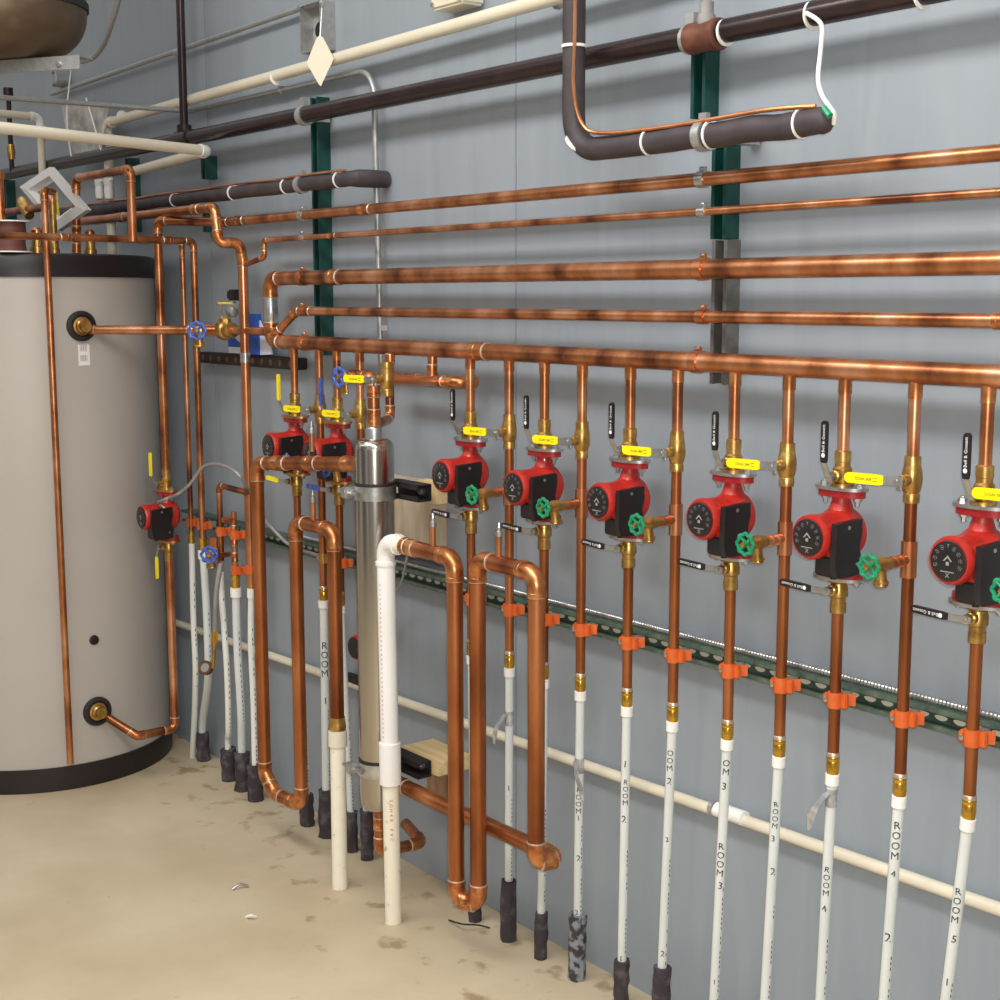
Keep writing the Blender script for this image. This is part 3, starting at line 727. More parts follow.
namr = {'r3': 'feeding the tall-sleeved white tube beside the loops', 'r4': 'feeding the tube marked ROOM 1 with a tape scrap',
        'r5': 'feeding the tube marked ROOM 2 over a 2', 'r6': 'feeding the tube marked ROOM 3 over a 2', 'r7': 'feeding the tube with faint ROOM 4 over a 2'}
info = {
 'p3': dict(base=P(475, 915), sl=(.07, .017)),
 'p4': dict(base=P(541, 955), sl=(.12, .017)),
 'p5': dict(base=P(621.5, 985), sl=(.108, .018), w=[(763, '1', .022), (781, 'ROOM', .017), (818, '2', .024), (957, '1', .02)]),
 'p6': dict(base=P(714, 1000), sl=(.115, .019), w=[(762, 'OM', .02), (785, '3', .022), (845, 'ROOM', .021), (884, '3', .022), (980, '1', .016)]),
 'p7': dict(base=P(820.5, 1000), sl=None, w=[(868, 'ROOM', .017), (907, '4', .02)], tape=(797, 0, -1)),
 'p8': dict(base=P(946, 1000), sl=None, w=[(890, 'ROOM', .019), (937, '5', .02), (980, '1', .02)]),
 'r3': dict(base=P(508.5, 940), sl=(.16, .0195), w=[(787, '1', .02), (840, '1', .014)], tape=(718, 0, -1)),
 'r4': dict(base=P(577, 975), sl=(.165, .021), w=[(789, 'ROOM1', .018), (857, '2', .022), (911, '2', .018)], tape=(765, 0, 1)),
 'r5': dict(base=P(662, 970), sl=(.142, .021), w=[(752, 'OOM', .018), (780, '2', .022), (838, '2', .016), (952, '2', .02)]),
 'r6': dict(base=P(765, 1000), sl=None, w=[(803, 'ROOM', .016), (837, '3', .018), (870, '2', .022)]),
 'r7': dict(base=P(884, 1000), sl=None, w=[(824, 'ROOM', .021), (872, '4', .018), (936, '2', .026)]),
}
for k, nm in names.items():
    x = cols[k]; I = info[k]
    riser('supply_riser', 'copper riser below the pump %s' % nm, x, zh, zt_iso, zb_iso, I['base'], I.get('w', ()), sleeve=I['sl'], tape=I.get('tape'), group='pump risers hanging from the header')
for k, nm in namr.items():
    x = cols[k]; I = info[k]
    riser('return_riser', 'straight copper riser %s' % nm, x, zh, zv, zv, I['base'], I.get('w', ()), sleeve=I['sl'], tape=I.get('tape'), group='straight risers between the pumps', sl_m='sleeve_p' if k == 'r4' else 'sleeve')
plab = {'p3': 'red pump nearest right of the stainless cylinder', 'p4': 'second red pump to the right of the stainless cylinder', 'p5': 'red pump above the tube marked 1 ROOM 2',
        'p6': 'red pump above the tube marked ROOM 3 twice', 'p7': 'red pump above the tube with the hanging grey tape flag, second from right edge', 'p8': 'red pump cut by the right edge of the photo, largest of the row'}
short = {'p3': 'first pump right of the stainless cylinder', 'p4': 'second pump right of the stainless cylinder', 'p5': 'pump over the 1 ROOM 2 tube', 'p6': 'pump over the double ROOM 3 tube', 'p7': 'pump over the taped ROOM 4 tube', 'p8': 'pump at the right edge'}
first = True
for k in plab:
    x = cols[k]
    for proto, zz, lb in ((pump, zpc, plab[k]), (iso_t, zft, 'upright black-levered valve over the ' + short[k]), (iso_b, zfb, 'sideways black-levered valve under the ' + short[k])):
        if first: proto.location = (x, -.08, zz); proto['label'] = lb
        else: dup(proto, (x, -.08, zz), lb)
    first = False
rl = {'r3': 'just right of the first pump', 'r4': 'just right of the second pump', 'r5': 'on the riser to the ROOM 2 tube', 'r6': 'on the riser to the ROOM 3 over 2 tube', 'r7': 'beside the right-edge pump'}
first = True
for k in rl:
    x = cols[k]
    if first:
        ball.location = (x, -.08, zv); ball['label'] = 'yellow-handled brass ball valve ' + rl[k]; drain.location = (x, -.08, zd); drain['label'] = 'green-wheeled drain valve ' + rl[k]; first = False
    else:
        dup(ball, (x, -.08, zv), 'yellow-handled brass ball valve ' + rl[k]); dup(drain, (x, -.08, zd), 'green-wheeled drain valve ' + rl[k])
# ball valve of a further riser beyond the right edge: only its handle end shows
dup(ball, (cols['p8'] + .118, -.08, zv), 'yellow valve handle poking in at the right edge over the last pump')
dup(drain, (cols['p8'] + .118, -.08, zd), 'green wheel cut by the right edge beside the last pump')
xx_ = cols['p8'] + .118
MB().sweep([(xx_, -.08, zh), (xx_, -.08, .0)], R4).build('return_pipe', M['copper'])
tag(bpy.data.objects['return_pipe'], 'copper riser just beyond the right edge of the photo', 'riser pipe', 'straight risers between the pumps')
for k, d_ in {**{a: 'pump riser ' + b for a, b in names.items()}, **{a: 'straight riser ' + b for a, b in namr.items()}}.items():
    if k == 'r3': zc_ = P(510, 612).z
    oclamp(cols[k], zs + .0, 'orange clamp on the %s' % d_)

# ================================================================== LEFT CLUSTER OF RISERS (P1, ball, P2, ball)
x1 = X(294.5, 380); xb1 = X(319.5, 380); x2 = X(337, 380); xb2 = X(360, 380)
zadL = ZAD + .02
riser('supply_riser', 'copper riser of the leftmost yellow-handled pump behind the copper trap pipes', x1, zh, zt_iso, zb_iso, P(307, 815), sleeve=(.10, .022), group='left-hand risers', adz=zadL)
riser('return_riser', 'copper riser with blue lever valve left of the stainless cylinder', xb1, zh, zv, zv, P(327, 835), sleeve=(.15, .025), group='left-hand risers', writes=[(645, 'ROOM', .03), (700, '1', .03)], pex_r=.013, adz=zadL)
riser('supply_riser', 'copper riser of the pump tucked beside the stainless cylinder', x2, zh, zt_iso, zb_iso, P(352, 842), sleeve=(.12, .02), group='left-hand risers', adz=zadL)
riser('return_riser', 'copper riser with yellow valve handle dropping behind the stainless cylinder', xb2, zh, zv, zv, P(367, 852), sleeve=(.15, .019), group='left-hand risers', adz=zadL)
pl = dup(pump, (x1, -.08, zpc), 'leftmost red pump in the header row above the horizontal copper arm')
dup(pump, (x2, -.08, zpc), 'red pump half hidden behind the copper arm left of the stainless cylinder')
isoy_t = make_isolation(True, 'brass', 'yellow', None); isoy_b = make_isolation(False, 'brass', 'yellow', None)
isoy_t.location = (x1, -.08, zft); isoy_t['label'] = 'brass valve with upright plain yellow lever over the leftmost header pump'
isoy_b.location = (x1, -.08, zfb); isoy_b['label'] = 'brass valve with sideways plain yellow lever under the leftmost header pump'
isb_t = make_isolation(True, 'brass', 'blue_w', None); isb_b = make_isolation(False, 'brass', 'blue_w', None)
isb_t.location = (x2, -.08, zft); isb_t['label'] = 'brass flange valve with blue lever over the pump beside the stainless cylinder'
isb_b.location = (x2, -.08, zfb); isb_b['label'] = 'brass flange valve with blue lever under the pump beside the stainless cylinder'
dup(ball, (xb1, -.08, zv), 'yellow-handled ball valve over the leftmost header pump'); dup(ball, (xb2, -.08, zv), 'yellow-handled ball valve just left of the stainless cylinder neck')
drb = make_drain('blue_w'); drb.location = (xb1, -.08, zd); drb['label'] = 'blue-wheeled drain valve under the leftmost header pump'
dup(drb, (xb2, -.08, zd), 'blue-wheeled drain valve beside the stainless cylinder under the copper arm')
oclamp(xb1, zs, 'brass-coloured clamp on the left-hand riser near the flexible cable', m='brass')
oclamp(x2, zs, 'orange clamp beside the stainless cylinder'); 

# ================================================================== STAINLESS CYLINDER
OY = .215
pc = P(376.5, 600, OY); zt_ = P(377, 439, OY).z; zb2_ = P(378, 810, OY).z; rc = .051
SC = thing('separator_cylinder', 'tall polished stainless steel cylinder standing upright against the wall', 'cylinder', (pc.x, pc.y, zb2_))
zj = P(376, 484, OY).z
MB().lathe((pc.x, pc.y, zb2_), Z, [(0, .01), (.004, .03), (.012, .043), (.03, .05), (.05, rc), (zt_ - zb2_ - .028, rc), (zt_ - zb2_ - .016, .0495), (zt_ - zb2_ - .006, .044), (zt_ - zb2_ - .001, .036), (zt_ - zb2_, .024), (zt_ - zb2_, .01)], 36).build('shell', M['stainless'], SC)
MB().lathe((pc.x, pc.y, zt_ - .004), Z, [(0, .023), (.006, .0205), (.03, .0205), (.034, .018)], 24).build('neck', M['steel'], SC)
for zz in (P(376, 489, OY).z, P(376, 762, OY).z):
    MB().lathe((pc.x, pc.y, zz - .012), Z, [(0, rc), (0, rc + .002), (.03, rc + .002), (.03, rc)], 36).build('rubber_band', M['black_m'], SC)
    cl = MB().lathe((pc.x, pc.y, zz - .026), Z, [(0, rc + .001), (0, rc + .005), (.036, rc + .005), (.036, rc + .001)], 36).build('clamp_band', M['steel'], SC)
    MB().box((pc.x - .035, pc.y - .062, zz - .008), (.028, .03, .03), bev=.004).lathe((pc.x - .075, pc.y - .062, zz - .008), XX, [(0, .006), (.09, .006)], 8).lathe((pc.x - .052, pc.y - .062, zz - .008), XX, [(0, .011), (.009, .011)], 6).build('clamp_bolt', M['steel'], cl)
    # bracket channel standing on its board: part of the mounting
    br = thing('strut_bracket', 'short dark strut bracket holding the %s of the stainless cylinder' % ('top' if zz > .8 else 'bottom'), 'bracket', (pc.x, -.1, zz), 'cylinder brackets')
    yy = -.142; x0 = pc.x - .03; x1_ = P(425, 490 if zz > .8 else 765, .14).x
    mb = MB(); w_ = .041; th = .0035; zz2 = zz - .005
    for c, s_ in (((0, .0205, 0), (1, th, w_)), ((0, 0, .0205), (1, w_, th)), ((0, 0, -.0205), (1, w_, th)), ((0, -.0205, .014), (1, th, .011)), ((0, -.0205, -.014), (1, th, .011))):
        mb.box(((x0 + x1_) / 2, yy + c[1], zz2 + c[2]), ((x1_ - x0), s_[1], s_[2]))
    mb.build('channel', M['black_m'], br, 0)
    MB().lathe((x1_ - .03, yy + .018, zz2), (0, -1, 0), [(0, .010), (.010, .010), (.011, .005), (.016, .005)], 6).build('bolt', M['steel'], br)
# boards on the wall
a = P(392, 470, .03); b = P(455, 522, .03)
mb = MB(); za, zb_1 = P(424, 480, .09).z, P(424, 502, .09).z; xr_ = X(438, 490, .09)
tag(mb.box(((pc.x + .02 + xr_) / 2, -.078, (za + zb_1) / 2), (xr_ - pc.x - .02, .036, za - zb_1), bev=.002).build('pine_block', M['pine'], None, 0), 'pale pine block behind the upper cylinder bracket', 'wood block')
za, zb_1 = P(420, 480, .02).z, P(420, 640, .02).z; xl_, xr_ = X(388, 520, .02), X(432, 520, .05)
tag(MB().box(((xl_ + xr_) / 2, -.029, (za + P(415, 556, .05).z) / 2), (xr_ - xl_, .058, za - P(415, 556, .05).z), bev=.002).build('plywood_board', M['ply'], None, 0), 'upright plywood board on the wall right of the stainless cylinder', 'board')
za, zb_1 = P(426, 758, .115).z, P(426, 772, .115).z; xr_ = X(438, 760, .115)
tag(MB().box(((pc.x - .05 + xr_) / 2, -.058, za - .019), (xr_ - pc.x + .05, .114, .038), bev=.002).build('pine_shelf_block', M['pine'], None, 0), 'pale pine board standing out under the lower bracket near the floor', 'wood block')
xr_ = X(434, 785, .05); z_t = za - .041; z_b = P(430, 802, .05).z
tag(MB().box(((pc.x - .02 + xr_) / 2, -.024, (z_t + z_b) / 2), (xr_ - pc.x + .02, .046, z_t - z_b), bev=.002).build('plywood_block', M['ply_b'], None, 0), 'brownish plywood block below the lower pine board', 'wood block')

# pipe arm A: cylinder top port -> left elbow -> trap -> up -> loop -> white pipe
ARM = .0205
yA = .255
zA = P(357, 461, OY).z; pa = V3((pc.x, pc.y, zA))
q = P(257, 463, yA); vA = V3((X(261, 620, yA), -yA, q.z))
zu = P(264, 790, yA).z; 
yB = .235
v2x = X(298.5, 660, yB); z2t = P(299, 522, yB).z; z2b = P(302, 806, yB).z
v3x = X(335.5, 620, yB); z3 = z2t
pcop = P(338, 720, yB).z
pm_ = V3((vA.x, vA.y, zu)); 
t = run('copper_trap', 'left big copper pipe trap dropping from the cylinder nearly to the floor', 'pipe',
    [pa, vA, (vA.x, -yA, z2b + .055), (vA.x + .05, -yA + .004, z2b + .005), (v2x, -yB, z2b - .0), (v2x, -yB, z2t), (v3x, -yB, z2t), (v3x, -yB, pcop)], .0192, 'copper_d',
    coup=((0, .78, .06), (0, .15, .09), (0, .5, .05)), rb=.034)
MB().lathe((v3x, -yB, pcop - .04), Z, [(0, .019), (.0, .0225), (.012, .0225), (.018, .0242), (.028, .0232), (.032, .0222), (.047, .0215), (.048, .019)], 24).build('adapter', M['brass'], t)
fpv = P(340, 888, .25)
fp = PZ(340, 888, 0)
t = thing('white_pipe', 'spotted cream plastic pipe standing on the floor under the left copper trap', 'pipe', (fp.x, fp.y, 0), 'plastic stand pipes')
top = V3((v3x, -yB, pcop - .030))
def lerp3(a, b, k): return a + (b - a) * k
MB().sweep([(fp.x, fp.y, 0), top], .0215, 20).build('pipe', M['pvc_dirty'], t)
MB().lathe(top, (fp - top), [(0, .0215), (.001, .0262), (.044, .0262), (.045, .0217)], 24).build('socket', M['pvc'], t)
# white pipe 2 + loop
f2 = PZ(393.5, 922, 0); yC = .25; xt = X(385.5, 548, yC); zC = P(386, 541.5, yC).z
xC2 = X(447, 566, yC); zPm = P(387, 765, yC).z
t = run('white_pipe', 'white plastic pipe with big elbow rising from the floor in front of the cylinder', 'pipe',
    [(f2.x, f2.y, 0), (xt, -yC, zC), (xt + .105, -yC, zC)], .0218, 'pvc_dirty', fit='pvc_w', ring=None, hub=1.24, rb=.038, group='plastic stand pipes')
mid = V3((f2.x, f2.y, 0)).lerp(V3((xt, -yC, zC)), (zPm) / zC)
dd = (V3((xt, -yC, zC)) - V3((f2.x, f2.y, 0))).normalized()
MB().sweep([mid - dd * .012, V3((xt, -yC, zC)) - dd * .06], .0235, 20).build('upper_pipe', M['pvc_w'], t)
MB().lathe(mid - dd * .045, dd, [(0, .0225), (.001, .0282), (.11, .0282), (.111, .0236)], 24).build('socket', M['pvc_w'], t)
tm = MB()
ang = math.atan2(CAM.y + yC, CAM.x - xt)
def axp(z): return V3((f2.x, f2.y, 0)).lerp(V3((xt, -yC, zC)), z / zC)
zz = mid.z - .07
for ch in 'SCH40 PVC':
    zz -= .013
    if ch != ' ':
        vs, fs = text_mesh(ch, .012)
        tm.add([V3((axp(zz).x + math.cos(ang + v.y / .022) * .0224, axp(zz).y + math.sin(ang + v.y / .022) * .0224, zz - v.x)) for v in vs], fs)
tm.build('lettering', M['redink'], t, 0)
tm = MB(); zz = zC - .1
for k in range(34):
    zz -= .012; th = ang - .75; c = axp(zz); tx_ = V3((-math.sin(th), math.cos(th), 0)); p = V3((c.x + math.cos(th) * .0239, c.y + math.sin(th) * .0239, zz))
    tm.add([p - tx_ * .0009, p + tx_ * .0009, p + tx_ * .0009 + Z * .005, p - tx_ * .0009 + Z * .005], [[0, 1, 2, 3]])
tm.build('lettering', M['redink'], t, 0)
# loop: white elbow -> 447 down -> U -> 478 up -> 536 down -> back to the cylinder
v447 = X(456, 720, yC); v447 = (X(454.8, 600, yC) + X(456.6, 871, yC)) / 2
yD = .225; v478 = (X(476.9, 586, yD) + X(479, 882, yD)) / 2
zU = P(462, 902, yC).z; zD = P(478, 559, yD).z
v536 = X(536.4, 700, yD); zE = P(541, 857, yD - .03).z
zport = P(395, 787, OY).z
t = run('copper_loop', 'right big copper pipe loop from the white elbow back to the cylinder', 'pipe',
    [(xt + .085, -yC, zC), (v447, -yC, zC), (v447, -yC, zU), (v478, -yD, zU), (v478, -yD, zD), (v536, -yD, zD), (v536, -yD, zE), (v536 + .012, -yD + .058, zE), (pc.x, -OY + .02, zport)], .0200, 'copper_d',
    coup=((0, .12, .05), (7, .90, .05)), rb=.034)
# trap foot stubs: air vents
def vent(px, py, off, z0, label):
    p = P(px, py, off); t = thing('air_vent', label, 'vent', (p.x, -off, z0), 'small bleed vents')
    MB().sweep([(p.x, -off, z0), (p.x, -off, z0 + .055)], .0075, 12).build('stub', M['copper_b'], t)
    MB().lathe((p.x, -off, z0 + .05), Z, [(0, .009), (.012, .009), (.013, .006), (.02, .006), (.021, .0045), (.032, .003)], 10).build('bleeder', M['steel'], t)
vent(433, 540, yC, zC + .015, 'tiny copper vent stub on top of the loop beside the white elbow')
vent(499, 550, yD, zD + .015, 'tiny copper vent stub on top of the right-hand loop')
vent(313, 505, yB, z2t + .015, 'tiny copper vent stub on top of the left trap arch')
vent(312, 448, .245, zA + .012, 'tiny copper vent stub on the horizontal arm behind the pumps')
# bottom outlet of the cylinder: short pipe down, elbow, back to the wall
zo = P(376, 850, OY).z
run('copper_pipe', 'short copper outlet pipe under the stainless cylinder bending to the wall', 'pipe',
    [(pc.x, pc.y, zb2_ + .01), (pc.x, pc.y, zo), (pc.x + .012, -.085, zo), (pc.x - .12, -.05, zo + .005)], .0155, 'copper', coup=((0, .35, .03),))
MB()
# cylinder top pipe with blue wheel valve and link to header
xt_ = pc.x; zT = P(370, 377, OY).z
xlv = X(352, 376, OY)
t = run('copper_pipe', 'thick copper pipe rising from the stainless cylinder neck to a blue-wheeled valve', 'pipe',
    [(xt_, pc.y, zt_ + .02), (xt_, pc.y, zT), (xlv, pc.y - .0, zT)], .0160, 'copper', coup=((0, .25, .04), (0, .75, .03)))
bt = make_drain('blue_w', 'wheel_valve'); bt.children[0].parent and None
for _c in list(bt.children):
    if _c.name.startswith('tee'): bpy.data.objects.remove(_c)
bt.location = (X(357, 376, .22), -.225, zT); bt.scale = (1.15, .5, 1.15); bt.rotation_euler = (0, 0, math.radians(10)); bt['label'] = 'blue-wheeled valve above the stainless cylinder beside a yellow handle'
# 390 / 433 assembly
x390 = X(391, 365); x433 = X(433, 365); zk = P(420, 380, .09).z; xk2 = X(455, 379, .09)
t = CO = run('copper_crossover', 'short copper crossover under the header with two drops above the stainless cylinder', 'pipe',
    [(x390, -.085, zk), (xk2, -.085, zk), (xk2 + .01, -.03, zk)], .0143, 'copper_b', coup=((0, .35, .05), (0, .72, .06)))
MB().sweep([(x433, -.08, zh), (x433, -.085, zk)], .0125).build('drop_pipe', M['copper'], t); MB().sweep([(x390, -.08, zh), (x390, -.085, zk)], .0125).build('drop_pipe', M['copper'], t)
fitting((x433, -.083, zk + .012), (x433, -.083, zk + .04), .0125, t, 'tee_branch'); fitting((x390, -.083, zh - .04), (x390, -.083, zh - .02), .0125, t, 'tee_branch')
zk2 = P(387, 420, .12).z
run('copper_pipe', 'small copper elbow pipe linking the crossover to the cylinder top pipe', 'pipe', [(x390, -.085, zk - .02), (x390, -.085, zk2), (xt_, -.205, zk2)], .0125, 'copper')
q = P(387, 379, .245)
t2 = dup(ball, (q.x, -.245, q.z), 'yellow-handled ball valve just above the stainless cylinder neck')
MB().sweep([(q.x, -.245, q.z), (q.x, -.085, zk)], .0125).build('return_branch', M['copper_b'], CO)

# ================================================================== TANK
zTt = PT(60, 253, TR).z
tk = thing('storage_tank', 'large grey cylindrical storage tank with black top and bottom bands', 'tank', (TC.x, TC.y, 0))
zbt = PT(80, 277, TR).z; zbb = PT(60, 767, TR).z
MB().lathe(TC, Z, [(.01, TR), (zTt - .02, TR), (zTt - .015, TR - .01)], 96).build('jacket', M['tank'], tk)
MB().lathe(TC, Z, [(0, TR + .002), (0, TR + .006), (zbb, TR + .006), (zbb, TR - .002)], 96).build('base_band', M['band'], tk)
MB().lathe(TC, Z, [(zbt, TR), (zbt, TR + .006), (zTt - .02, TR + .006), (zTt - .005, TR + .001), (zTt, TR - .015), (zTt + .002, 0)], 96).build('lid', M['band'], tk)
def radial(p): return (V3((p.x, p.y, 0)) - V3((TC.x, TC.y, 0))).normalized()
for (px, py) in ((81, 326), (97, 711)):
    p = PT(px, py, TR); n = radial(p)
    c = MB().lathe(p - n * .006, n, [(0, .049), (.014, .049), (.018, .042), (.018, .036), (.012, .034), (.012, 0)], 32).build('port_collar', M['black_m'], tk)
    MB().lathe(p + n * .004, n, [(0, .030), (.006, .030), (.008, .024), (.016, .023), (.02, .019), (.034, .019)], 20).build('port_fitting', M['brass'], c)
p = PT(94, 640, TR); n = radial(p); MB().lathe(p - n * .002, n, [(0, .017), (.006, .016), (.008, .012), (.008, 0)], 20).build('plug', M['black'], tk)
p0 = PT(84, 355, TR + .001); th0 = math.atan2(p0.y - TC.y, p0.x - TC.x); mb = MB(); vs = []
for k in range(5):
    th = th0 - .045 + .09 * k / 4
    vs += [(TC.x + math.cos(th) * (TR + .0015), TC.y + math.sin(th) * (TR + .0015), p0.z - .034), (TC.x + math.cos(th) * (TR + .0015), TC.y + math.sin(th) * (TR + .0015), p0.z + .034)]
mb.add(vs, [[2 * k, 2 * k + 1, 2 * k + 3, 2 * k + 2] for k in range(4)]); sk = mb.build('sticker', M['pvc_w'], tk, 0)
mb = MB()
for (za, hh, n_) in ((p0.z + .012, .022, 12), (p0.z - .02, .02, 12)):
    for k in range(n_):
        if k % 3 == 1: continue
        th = th0 - .03 + .055 * k / n_; r_ = TR + .0022
        q = [(TC.x + math.cos(t_) * r_, TC.y + math.sin(t_) * r_, z_) for t_, z_ in ((th, za), (th + .0028, za), (th + .0028, za + hh), (th, za + hh))]
        mb.add(q, [[0, 1, 2, 3]])
mb.build('lettering', M['grey'], sk, 0)
# vertical relief pipe in front of the tank
a = PT(46.5, 190, TR + .05); b = PT(68, 764, TR + .05)
xm, ym = (a.x + b.x) / 2, (a.y + b.y) / 2
MBt = run('copper_pipe', 'thin vertical copper pipe running down the front of the grey tank', 'pipe', [V3((xm, ym, a.z)) + V3((CF.x, CF.y, 0)) * .09, (xm, ym, a.z), (xm, ym, b.z)], .0111, 'copper')
# small pump on the tank pipe
pp = dup(pump, (xv, -VY, z0c), 'red and black pump on the copper pipe beside the grey tank')
iy = dup(isoy_t, (xv, -VY, z0c + HF), 'brass valve with upright yellow lever over the pump beside the tank')
iy = dup(isoy_b, (xv, -VY, z0c - HF), 'brass valve with hanging yellow lever under the pump beside the tank')
for ch in iy.children:
    if ch.name.startswith('handle'): ch.rotation_euler = (0, math.radians(-92), 0); ch.location = (0, 0, 0)
# pivot correction so the hanging lever turns about its stem
for ch in iy.children:
    if ch.name.startswith('handle'):
        c = V3((0, -.036, -.026)); R_ = Matrix.Rotation(math.radians(-92), 3, 'Y'); ch.location = c - R_ @ c
# flexible cable
pth = smoothpath([(xv + .045, -VY - .03, z0c + .03), P(158, 503, VY + .05), P(166, 499, VY + .06), P(178, 494, .2), P(190, 484, .18), P(202, 468, .16), P(214, 464, .15), P(228, 467, .15), P(240, 476, .14), P(248, 490, .10), P(258, 512, .06), P(272, 528, .06), P(290, 545, .055), P(320, 556, .05)], 8)
tag(MB().sweep(pth, [.0052 + .0006 * (k % 2) for k in range(len(pth))], 8).build('flexible_cable', M['galv']), 'grey flexible cable arching from the tank pump across the copper pipes', 'cable')
pth = smoothpath([P(408, 548, .1), P(406, 562, .1), P(402, 580, .08), P(394, 600, .05), P(392, 640, .02)], 8)
tag(MB().sweep(pth, .0035, 8).build('thin_cable', M['galv']), 'thin grey cable hanging behind the white plastic elbow', 'cable')
a = P(390, 563, .03)
zz = zs + .026; xs_ = X(300, 546, .03); n = 900; pts = []; rad = []
L = -.9 - xs_; n = int(L / .004)
for k in range(n): pts.append((xs_ + .004 * k, -.022, zz + .003)); rad.append(.0072 if k % 2 else .0058)
tag(MB().sweep(pts, rad, 10).build('ribbed_conduit', M['steel']), 'long ribbed metal flex conduit lying on top of the slotted green strut', 'conduit')

# ================================================================== LEFT PIPES
zh0 = P(100, 240, .20).z
xa_ = X(196, 300, .1)
xe_ = X(199, 420, .1)
zR = P(180, 242, .10).z; farl = PZ(-12, 235, zR)
zb197 = P(204.5, 548, .1).z
t = run('copper_pipe', 'copper pipe crossing the tank top then dropping beside a thinner twin', 'pipe',
    [farl, (xe_, -.10, zR), (xe_, -.10, zb197)], .0111, 'copper', coup=((0, .86, .03), (0, .35, .03)))
bot = PZ(204, 758, 0)
top = V3((xe_, -.10, zb197))
def simple_tube(name, label, pts, r, m, sleeve=None, collar=None, adapter=True, sm='sleeve', group='left-hand plastic tubes'):
    pts = [V3(p) for p in pts]
    if sleeve: b_ = pts[-1]; pts = pts[:-1] + [V3((b_.x, b_.y, sleeve[0] + .03)), b_]
    t = thing(name, label, 'tube', (pts[-1].x, pts[-1].y, 0), group)
    MB().sweep(smoothpath(pts, 5), r, 14).build('tube', M[m], t)
    if adapter: MB().lathe(pts[0] + Z * .045, (0, 0, -1), [(0, r * .9), (.002, r * 1.1), (.02, r * 1.1), (.022, r), (.045, r)], 14).build('brass_adapter', M['brass_b'], t)
    if collar: MB().lathe(pts[0] + Z * .002, pts[1] - pts[0], [(0, r), (.0, r * 1.35), (.03, r * 1.35), (.031, r)], 16).build('collar', M['pvc_w'], t)
    if sleeve:
        h, rr = sleeve; b = pts[-1]
        MB().sweep([b + V3((random.uniform(-.002, .002), random.uniform(-.002, .002), h * k / 6 - b.z)) for k in range(7)], [rr * (1 + random.uniform(-.08, .08)) for _ in range(7)], 14).build('foam_sleeve', M[sm], t)
    mb = MB(); ang = math.atan2(CAM.y - pts[0].y, CAM.x - pts[0].x); sp = smoothpath(pts, 12)
    for i in range(len(sp) // 5, len(sp) - 8):
        if random.random() < .3: continue
        c = sp[i]; th = ang + .5; tx_ = V3((-math.sin(th), math.cos(th), 0)); p = V3((c.x + math.cos(th) * (r + .0005), c.y + math.sin(th) * (r + .0005), c.z))
        mb.add([p - tx_ * .0014, p + tx_ * .0014, p + tx_ * .0012 + Z * .009, p - tx_ * .001 + Z * .008], [[0, 1, 2, 3]])
    mb.build('lettering', M['ink'], t, 0)
    return t
def base(px, py, off=.08): p = P(px, py, off); return V3((p.x, -off, .0))
simple_tube('plastic_tube', 'thick grey-white tube with collar under the taller of the twin copper pipes', [top - Z * .01, P(207, 620, .1), P(208, 680, .09), PZ(203.5, 760, .0)], .0135, 'pex', (.10, .024), True)
# V185
x185 = X(187, 400, .1); z185 = P(190.5, 540, .1).z
t = run('copper_pipe', 'thin vertical copper pipe tapping down beside the pump pipe near the tank', 'pipe', [(x185, -.10, zR), (x185, -.10, z185)], .0085, 'copper', elbow=False)
fitting((x185, -.10, zR - .05), (x185, -.10, zR - .01), .0085, t, 'reducer')
simple_tube('plastic_tube', 'leftmost bright white tube with black print beside the tank', [(x185, -.10, z185 - .01), P(193.5, 620, .1), P(195.5, 680, .1), PZ(192.5, 757, 0)], .0105, 'pex_w', None, False)
# R2 : from behind the tank top -> up & over into V245
z_a = P(82, 221, .18).z
A_ = P(60, 222, .30); B_ = P(213, 207.5, .16); zB = B_.z
C_ = V3((B_.x + .02, -.16, P(227, 236, .16).z))
x245 = X(247, 420, .09); zv245 = P(243, 243, .09).z
adz245 = P(249, 585, .09).z
t = run('copper_pipe', 'copper pipe humping over the long copper runs then dropping past the blue folder', 'pipe',
    [P(60, 224, .20), (B_.x + .01, -.16, zB), (B_.x + .03, -.16, zv245 + .0), (x245, -.10, zv245 - .0), (x245, -.09, zv245 - .05), (x245, -.09, adz245)], .0150, 'copper_b', coup=((0, .45, .04), (0, .9, .04)), rb=.022)
fitting((x245, -.09, P(250, 358, .09).z - .015), (x245, -.09, P(250, 358, .09).z + .015), .0150, t, 'band', 'steel', None)
simple_tube('plastic_tube', 'thin white tube under the pipe that drops past the blue folder', [(x245, -.09, adz245 - .01), P(251, 640, .09), P(253.5, 700, .09), PZ(256, 800, 0)], .0105, 'pex_w', (.12, .026), True)
# square loop R3
a = P(75, 179, .35); zc_ = P(100, 174, .35).z
run('copper_pipe', 'copper pipe making a square hump above the tank lid', 'pipe',
    [(P(76, 240, .35).x, -.35, zTt), (P(76, 180, .35).x, -.35, zc_), (P(129, 172, .35).x + .01, -.35, zc_), (P(129, 172, .35).x + .01, -.35, zR - .01)], .0135, 'copper', coup=((0, .3, .04), (0, .1, .03)))
